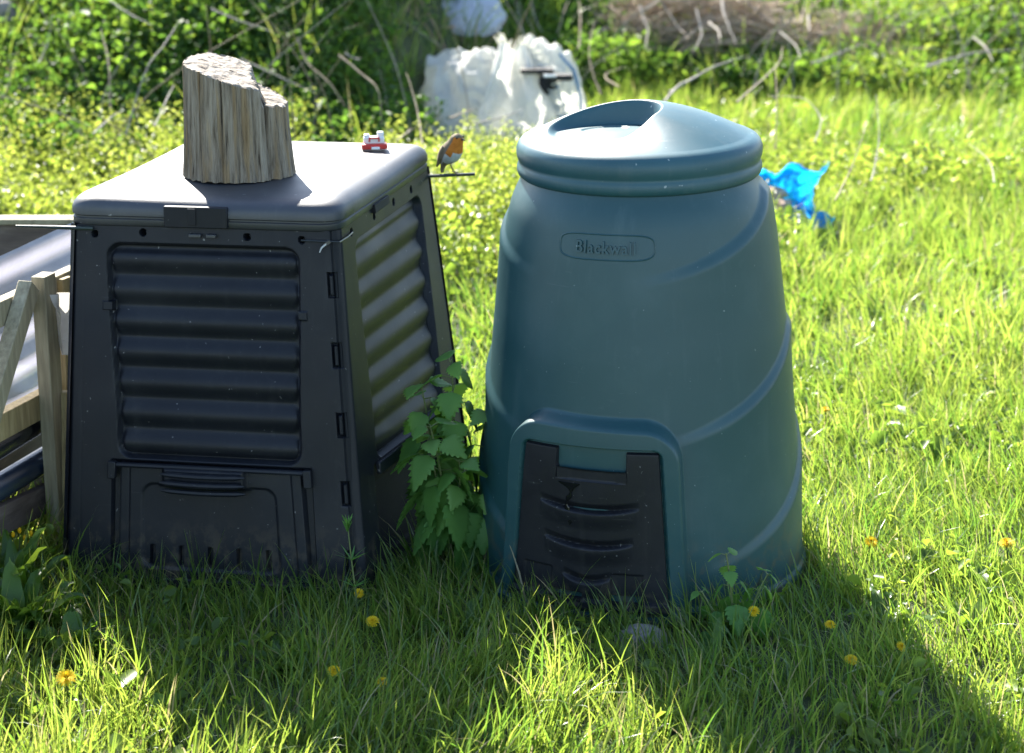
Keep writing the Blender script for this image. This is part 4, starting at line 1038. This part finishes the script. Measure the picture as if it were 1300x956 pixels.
for i, (px, py, h_, sc, tl, lb) in enumerate(spots):
    p = onz(px, py, h_)
    if i == 0: root = D0[0]
    else:
        root = D0[0].copy(); COL.objects.link(root)
        for ch in D0[1:]:
            c2 = ch.copy(); COL.objects.link(c2); c2.parent = root
    root.location = p; root.scale = (sc, sc, sc); root.rotation_euler = (tl, rng.normal(0, .2), rng.uniform(-.5, .5)); tag(root, lb, 'dandelion', 'dandelions in the grass')

# ------------------------------------------------------------------ dead stalks, canes, brush
def stalk(pts, r, mat, lab, grp, name='dead_stalk', cat='dry stalk'):
    pts = [Vector(p) for p in pts]; P = []
    n = 10
    for i in range(n+1):
        t = i/n*(len(pts)-1); k = min(int(t), len(pts)-2); f = t-k
        p0 = pts[max(k-1, 0)]; p1 = pts[k]; p2 = pts[k+1]; p3 = pts[min(k+2, len(pts)-1)]
        P.append(.5*((2*p1)+(-p0+p2)*f+(2*p0-5*p1+4*p2-p3)*f*f+(-p0+3*p1-3*p2+p3)*f**3)+Vector((rng.normal(0, r*.35), rng.normal(0, r*.35), rng.normal(0, r*.3))))
    o = MB().tube(P, [r*(1.3-.95*i/n) for i in range(n+1)], 6).build(name, mat); tag(o, lab, cat, grp); return o
G1 = 'dead stalks standing in the bank and weeds'
def hit(px, py, lift=.33):
    r_ = ray(px, py); yv = np.linspace(6, 16, 400); t_ = yv/r_.y; k_ = np.nonzero(CAM_H+t_*r_.z < ground_z(r_.x*t_, yv)+lift)[0]
    return float(yv[k_[0]]) if len(k_) else 12.0
def PX(pts, y0, y1=None):
    n = len(pts); a_ = hit(*pts[0]); b_ = hit(*pts[-1]); y0 = min(a_, b_+.3)-.05; y1 = min(b_, a_+.5)-.12
    return [ony(px, py, y0+(y1-y0)*i/(n-1)) for i, (px, py) in enumerate(pts)]
spec = [([(0, 130), (12, 105), (16, 80), (26, 77)], 9.4, .0065, 't', 'hooked tan cane at the left picture edge'),
        ([(49, 80), (60, 55), (66, 20)], 9.7, .005, 'g', 'pale curved stalk high on the left bank beyond the log'),
        ([(140, 140), (138, 80), (128, 38)], 9.6, .006, 't', 'long upright tan stalk left of the log'),
        ([(160, 170), (185, 90), (210, 55), (226, 30)], 9.8, .0055, 'g', 'long leaning stalk directly left of the log'),
        ([(118, 170), (140, 150), (157, 140)], 9.3, .0055, 'g', 'short bent pale stalk low in front of the bank'),
        ([(196, 160), (212, 125), (221, 108)], 9.3, .005, 'g', 'short thick pale stalk beside the log'),
        ([(138, 0), (165, 18), (193, 32)], 10.2, .006, 'g', 'grey cane drooping at the top of the left bank'),
        ([(268, 12), (310, 28), (350, 42)], 10.2, .0065, 'g', 'pale slanting cane above the log'),
        ([(305, 75), (350, 95), (400, 118)], 9.8, .0065, 'g', 'long pale cane slanting down right of the log'),
        ([(378, 48), (390, 80), (418, 105), (438, 135)], 9.9, .006, 't', 'thin cane bending down the bank right of the log'),
        ([(430, 70), (460, 95), (480, 115), (484, 160)], 9.4, .006, 't', 'curved tan stalk rising behind the red and white block'),
        ([(536, 185), (530, 140), (516, 92)], 9.1, .0055, 't', 'ochre curved stalk standing left of the sack'),
        ([(438, 68), (452, 75), (458, 73)], 9.7, .008, 'g', 'stubby pale twig on the mid bank'),
        ([(505, 178), (520, 166), (527, 163)], 9.0, .006, 't', 'short stub of cane behind the robin'),
        ([(572, 150), (590, 142), (606, 138)], 9.3, .006, 't', 'short tan cane lying at the left foot of the sack'),
        ([(600, 158), (640, 148), (666, 137)], 9.35, .006, 'g', 'white split cane lying in front of the sack'),
        ([(668, 60), (662, 30), (658, 0)], 9.9, .005, 'g', 'thin upright stalk between sheet and sack'),
        ([(674, 0), (682, 30), (690, 42)], 10.0, .006, 'g', 'slanting cane just above the sack'),
        ([(708, 42), (716, 15), (722, 0)], 10.0, .006, 't', 'tan stalk rising above the right of the sack'),
        ([(735, 62), (737, 25), (735, 0)], 10.1, .007, 't', 'thick vertical tan stalk above the right of the sack'),
        ([(762, 120), (748, 70), (754, 30)], 9.6, .0055, 't', 'tall thin stalk right of the sack'),
        ([(786, 110), (770, 100), (772, 92), (795, 85)], 9.6, .0055, 't', 'arched tan stalk behind the green lid'),
        ([(935, 130), (975, 95), (990, 78), (993, 60)], 9.9, .007, 't', 'bent tan cane leaning behind the green lid'),
        ([(985, 190), (986, 120), (984, 80)], 9.4, .004, 't', 'thin upright dry stem above the blue bag'),
        ([(1035, 180), (1042, 150), (1020, 125), (975, 122)], 9.2, .005, 'g', 'pale arched grass stem in the right meadow'),
        ([(1106, 230), (1116, 180), (1112, 120)], 8.4, .0045, 'g', 'tall thin pale stem standing in the right meadow'),
        ([(1060, 255), (1080, 215), (1100, 160)], 8.2, .0045, 't', 'leaning thin dry stem in the right meadow'),
        ([(1262, 232), (1256, 205), (1230, 182)], 8.2, .0045, 'g', 'curled pale stem in meadow near the right edge'),
        ([(1175, 85), (1225, 70), (1290, 62)], 10.9, .011, 'g', 'pale bare branch lying across the right bank'),
        ([(1236, 48), (1252, 62), (1260, 78)], 10.9, .009, 'g', 'short forked white branch on the right bank'),
        ([(1030, 80), (1070, 66), (1095, 55)], 10.8, .008, 'g', 'grey branch end below the brush heap'),
        ([(1016, 30), (1024, 0)], 10.9, .009, 't', 'upright tan stub beside the brush heap')]
for pts, y0, r, mt, lb in spec:
    stalk(PX(pts, y0, y0+.12), r*.58, M['tan_stalk'] if mt == 't' else M['grey_stalk'], lb[0:90], G1)
# random thinner ones all over the bank
for i in range(120):
    x = rng.uniform(-3.4, 3.6); y0 = float(bank(np.array([x]), np.array([10.]))[1][0]); y = y0+rng.uniform(-.6, .9); z = float(ground_z(x, y))
    h_ = rng.uniform(.35, .95); a = rng.normal(0, .55); left = x < .2
    pts = [(x, y, z), (x+h_*a*.3, y, z+h_*.5), (x+h_*a+rng.normal(0, .03), y-.05, z+h_*rng.uniform(.85, 1))]
    stalk(pts, rng.uniform(.0026, .0048), M['tan_stalk'] if rng.random() < .5 else M['grey_stalk'],
          'thin dry stalk among the dark brambles of the left bank' if left else 'thin dry stalk among the bright scrub of the right bank', G1)
# brush heap
def brush(c, rx, ry, h, n, lab, seed):
    mb = MB()
    for i in range(n):
        a = rng.uniform(0, 2*math.pi); q = rng.random()**.5; x = c[0]+rx*q*math.cos(a); y = c[1]+ry*q*math.sin(a)
        z = c[2]+h*(1-q*q)*rng.random()**.6; L_ = rng.uniform(.15, .6); az = rng.normal(0, .75)+(math.pi if rng.random() < .5 else 0); el = rng.normal(.0, .28)
        p = Vector((x, y, z)); d = Vector((math.cos(az)*math.cos(el), math.sin(az)*math.cos(el), math.sin(el)))*L_
        b = Vector((rng.normal(0, .03), rng.normal(0, .03), rng.normal(-.01, .03))); r = rng.uniform(.0015, .004)*(1 if rng.random() < .85 else 2.2)
        mb.tube([p-d*.5, p+b, p+d*.5], [r, r*.9, r*.5], 5)
    o = mb.build('brush_heap', M['twig']); tag(o, lab, 'brush heap', kind='stuff'); return o
for px, py, rx, h, n, lab in ((880, 50, .62, .42, 850, 'large heap of dead brown twigs at the top of the picture'), (1085, 58, .42, .16, 480, 'low scatter of grey twigs right of the large brush heap'), (480, 30, .28, .12, 160, 'thin tangle of dead twigs high on the bank left of the pale sheet')):
    yy = 11.3 if px > 600 else 10.35; q = ony(px, py, yy); brush((q.x, yy, min(q.z, float(ground_z(q.x, yy))+.25)), rx, .35, h, n, lab, 0)
for i, (pts, lb) in enumerate((([(916, 0), (922, 25), (934, 56)], 'white bare branch hanging over the left of the brush heap'), ([(948, 0), (965, 18), (984, 30)], 'thick white branch across the middle of the brush heap'),
                               ([(900, 28), (912, 40), (914, 55)], 'small hooked white branch at the left end of the brush heap'), ([(1026, 20), (1027, 40)], 'short upright pale branch at the right end of the brush heap'))):
    stalk(PX(pts, 10.8), .0070, M['grey_stalk'], lb, 'bare white branches on the brush heap', 'branch', 'branch')

for i, (pts, lb) in enumerate((([(812, 8), (822, 40), (818, 62)], 'hooked white branch at the far left end of the brush heap above the green lid'), ([(838, 0), (858, 30), (870, 44)], 'slanting white branch left of the centre of the brush heap'),
                               ([(990, 40), (1010, 58), (1016, 74)], 'drooping grey branch below the right part of the brush heap'), ([(884, 12), (890, 44), (880, 66)], 'long drooping white branch in front of the brush heap'),
                               ([(850, 118), (900, 88), (945, 72)], 'broken pale branch lying in the scrub below the brush heap'), ([(842, 130), (862, 108), (878, 100)], 'short pale branch stub just behind the green lid'))):
    stalk(PX(pts, 10.8), .0055, M['grey_stalk'], lb, 'bare white branches on the brush heap', 'branch', 'branch')
# ------------------------------------------------------------------ light, sky, camera
SUN_EL, SUN_AZ = R(39.5), R(20.5)            # the sun stands behind the bins, 20 degrees left of the view axis
w = bpy.data.worlds.new('World'); S.world = w; w.use_nodes = True; nt = w.node_tree; bg = nt.nodes['Background']
sky = nt.nodes.new('ShaderNodeTexSky'); sky.sky_type = 'NISHITA'; sky.sun_disc = False; sky.sun_elevation = SUN_EL; sky.sun_rotation = -SUN_AZ
sky.air_density = 1.0; sky.dust_density = .5; nt.links.new(sky.outputs[0], bg.inputs[0]); bg.inputs[1].default_value = .10
sd = bpy.data.lights.new('sun', 'SUN'); sd.energy = 5.0; sd.angle = R(.55); sd.color = (1, .95, .86)
so = bpy.data.objects.new('sun', sd); COL.objects.link(so)
dirn = Vector((math.sin(SUN_AZ)*math.cos(SUN_EL), -math.cos(SUN_AZ)*math.cos(SUN_EL), -math.sin(SUN_EL)))
so.rotation_euler = dirn.to_track_quat('-Z', 'Y').to_euler()
cd = bpy.data.cameras.new('camera'); co = bpy.data.objects.new('camera', cd); COL.objects.link(co); S.camera = co
co.location = (0, 0, CAM_H); co.rotation_euler = (R(90)-PITCH, 0, 0)
cd.sensor_width = 36; cd.lens = 36*FPX/1300; cd.shift_y = -(478-CY)/1300; cd.clip_end = 1000
cd.dof.use_dof = True; cd.dof.focus_distance = 4.05; cd.dof.aperture_fstop = 3.8
S.view_settings.view_transform = 'Standard'; S.view_settings.look = 'None'; S.view_settings.exposure = 2.05; S.view_settings.gamma = 1
S.cycles.max_bounces = 8; S.cycles.diffuse_bounces = 3; S.cycles.glossy_bounces = 3; S.cycles.transmission_bounces = 4; S.cycles.transparent_max_bounces = 8
S.cycles.use_denoising = True
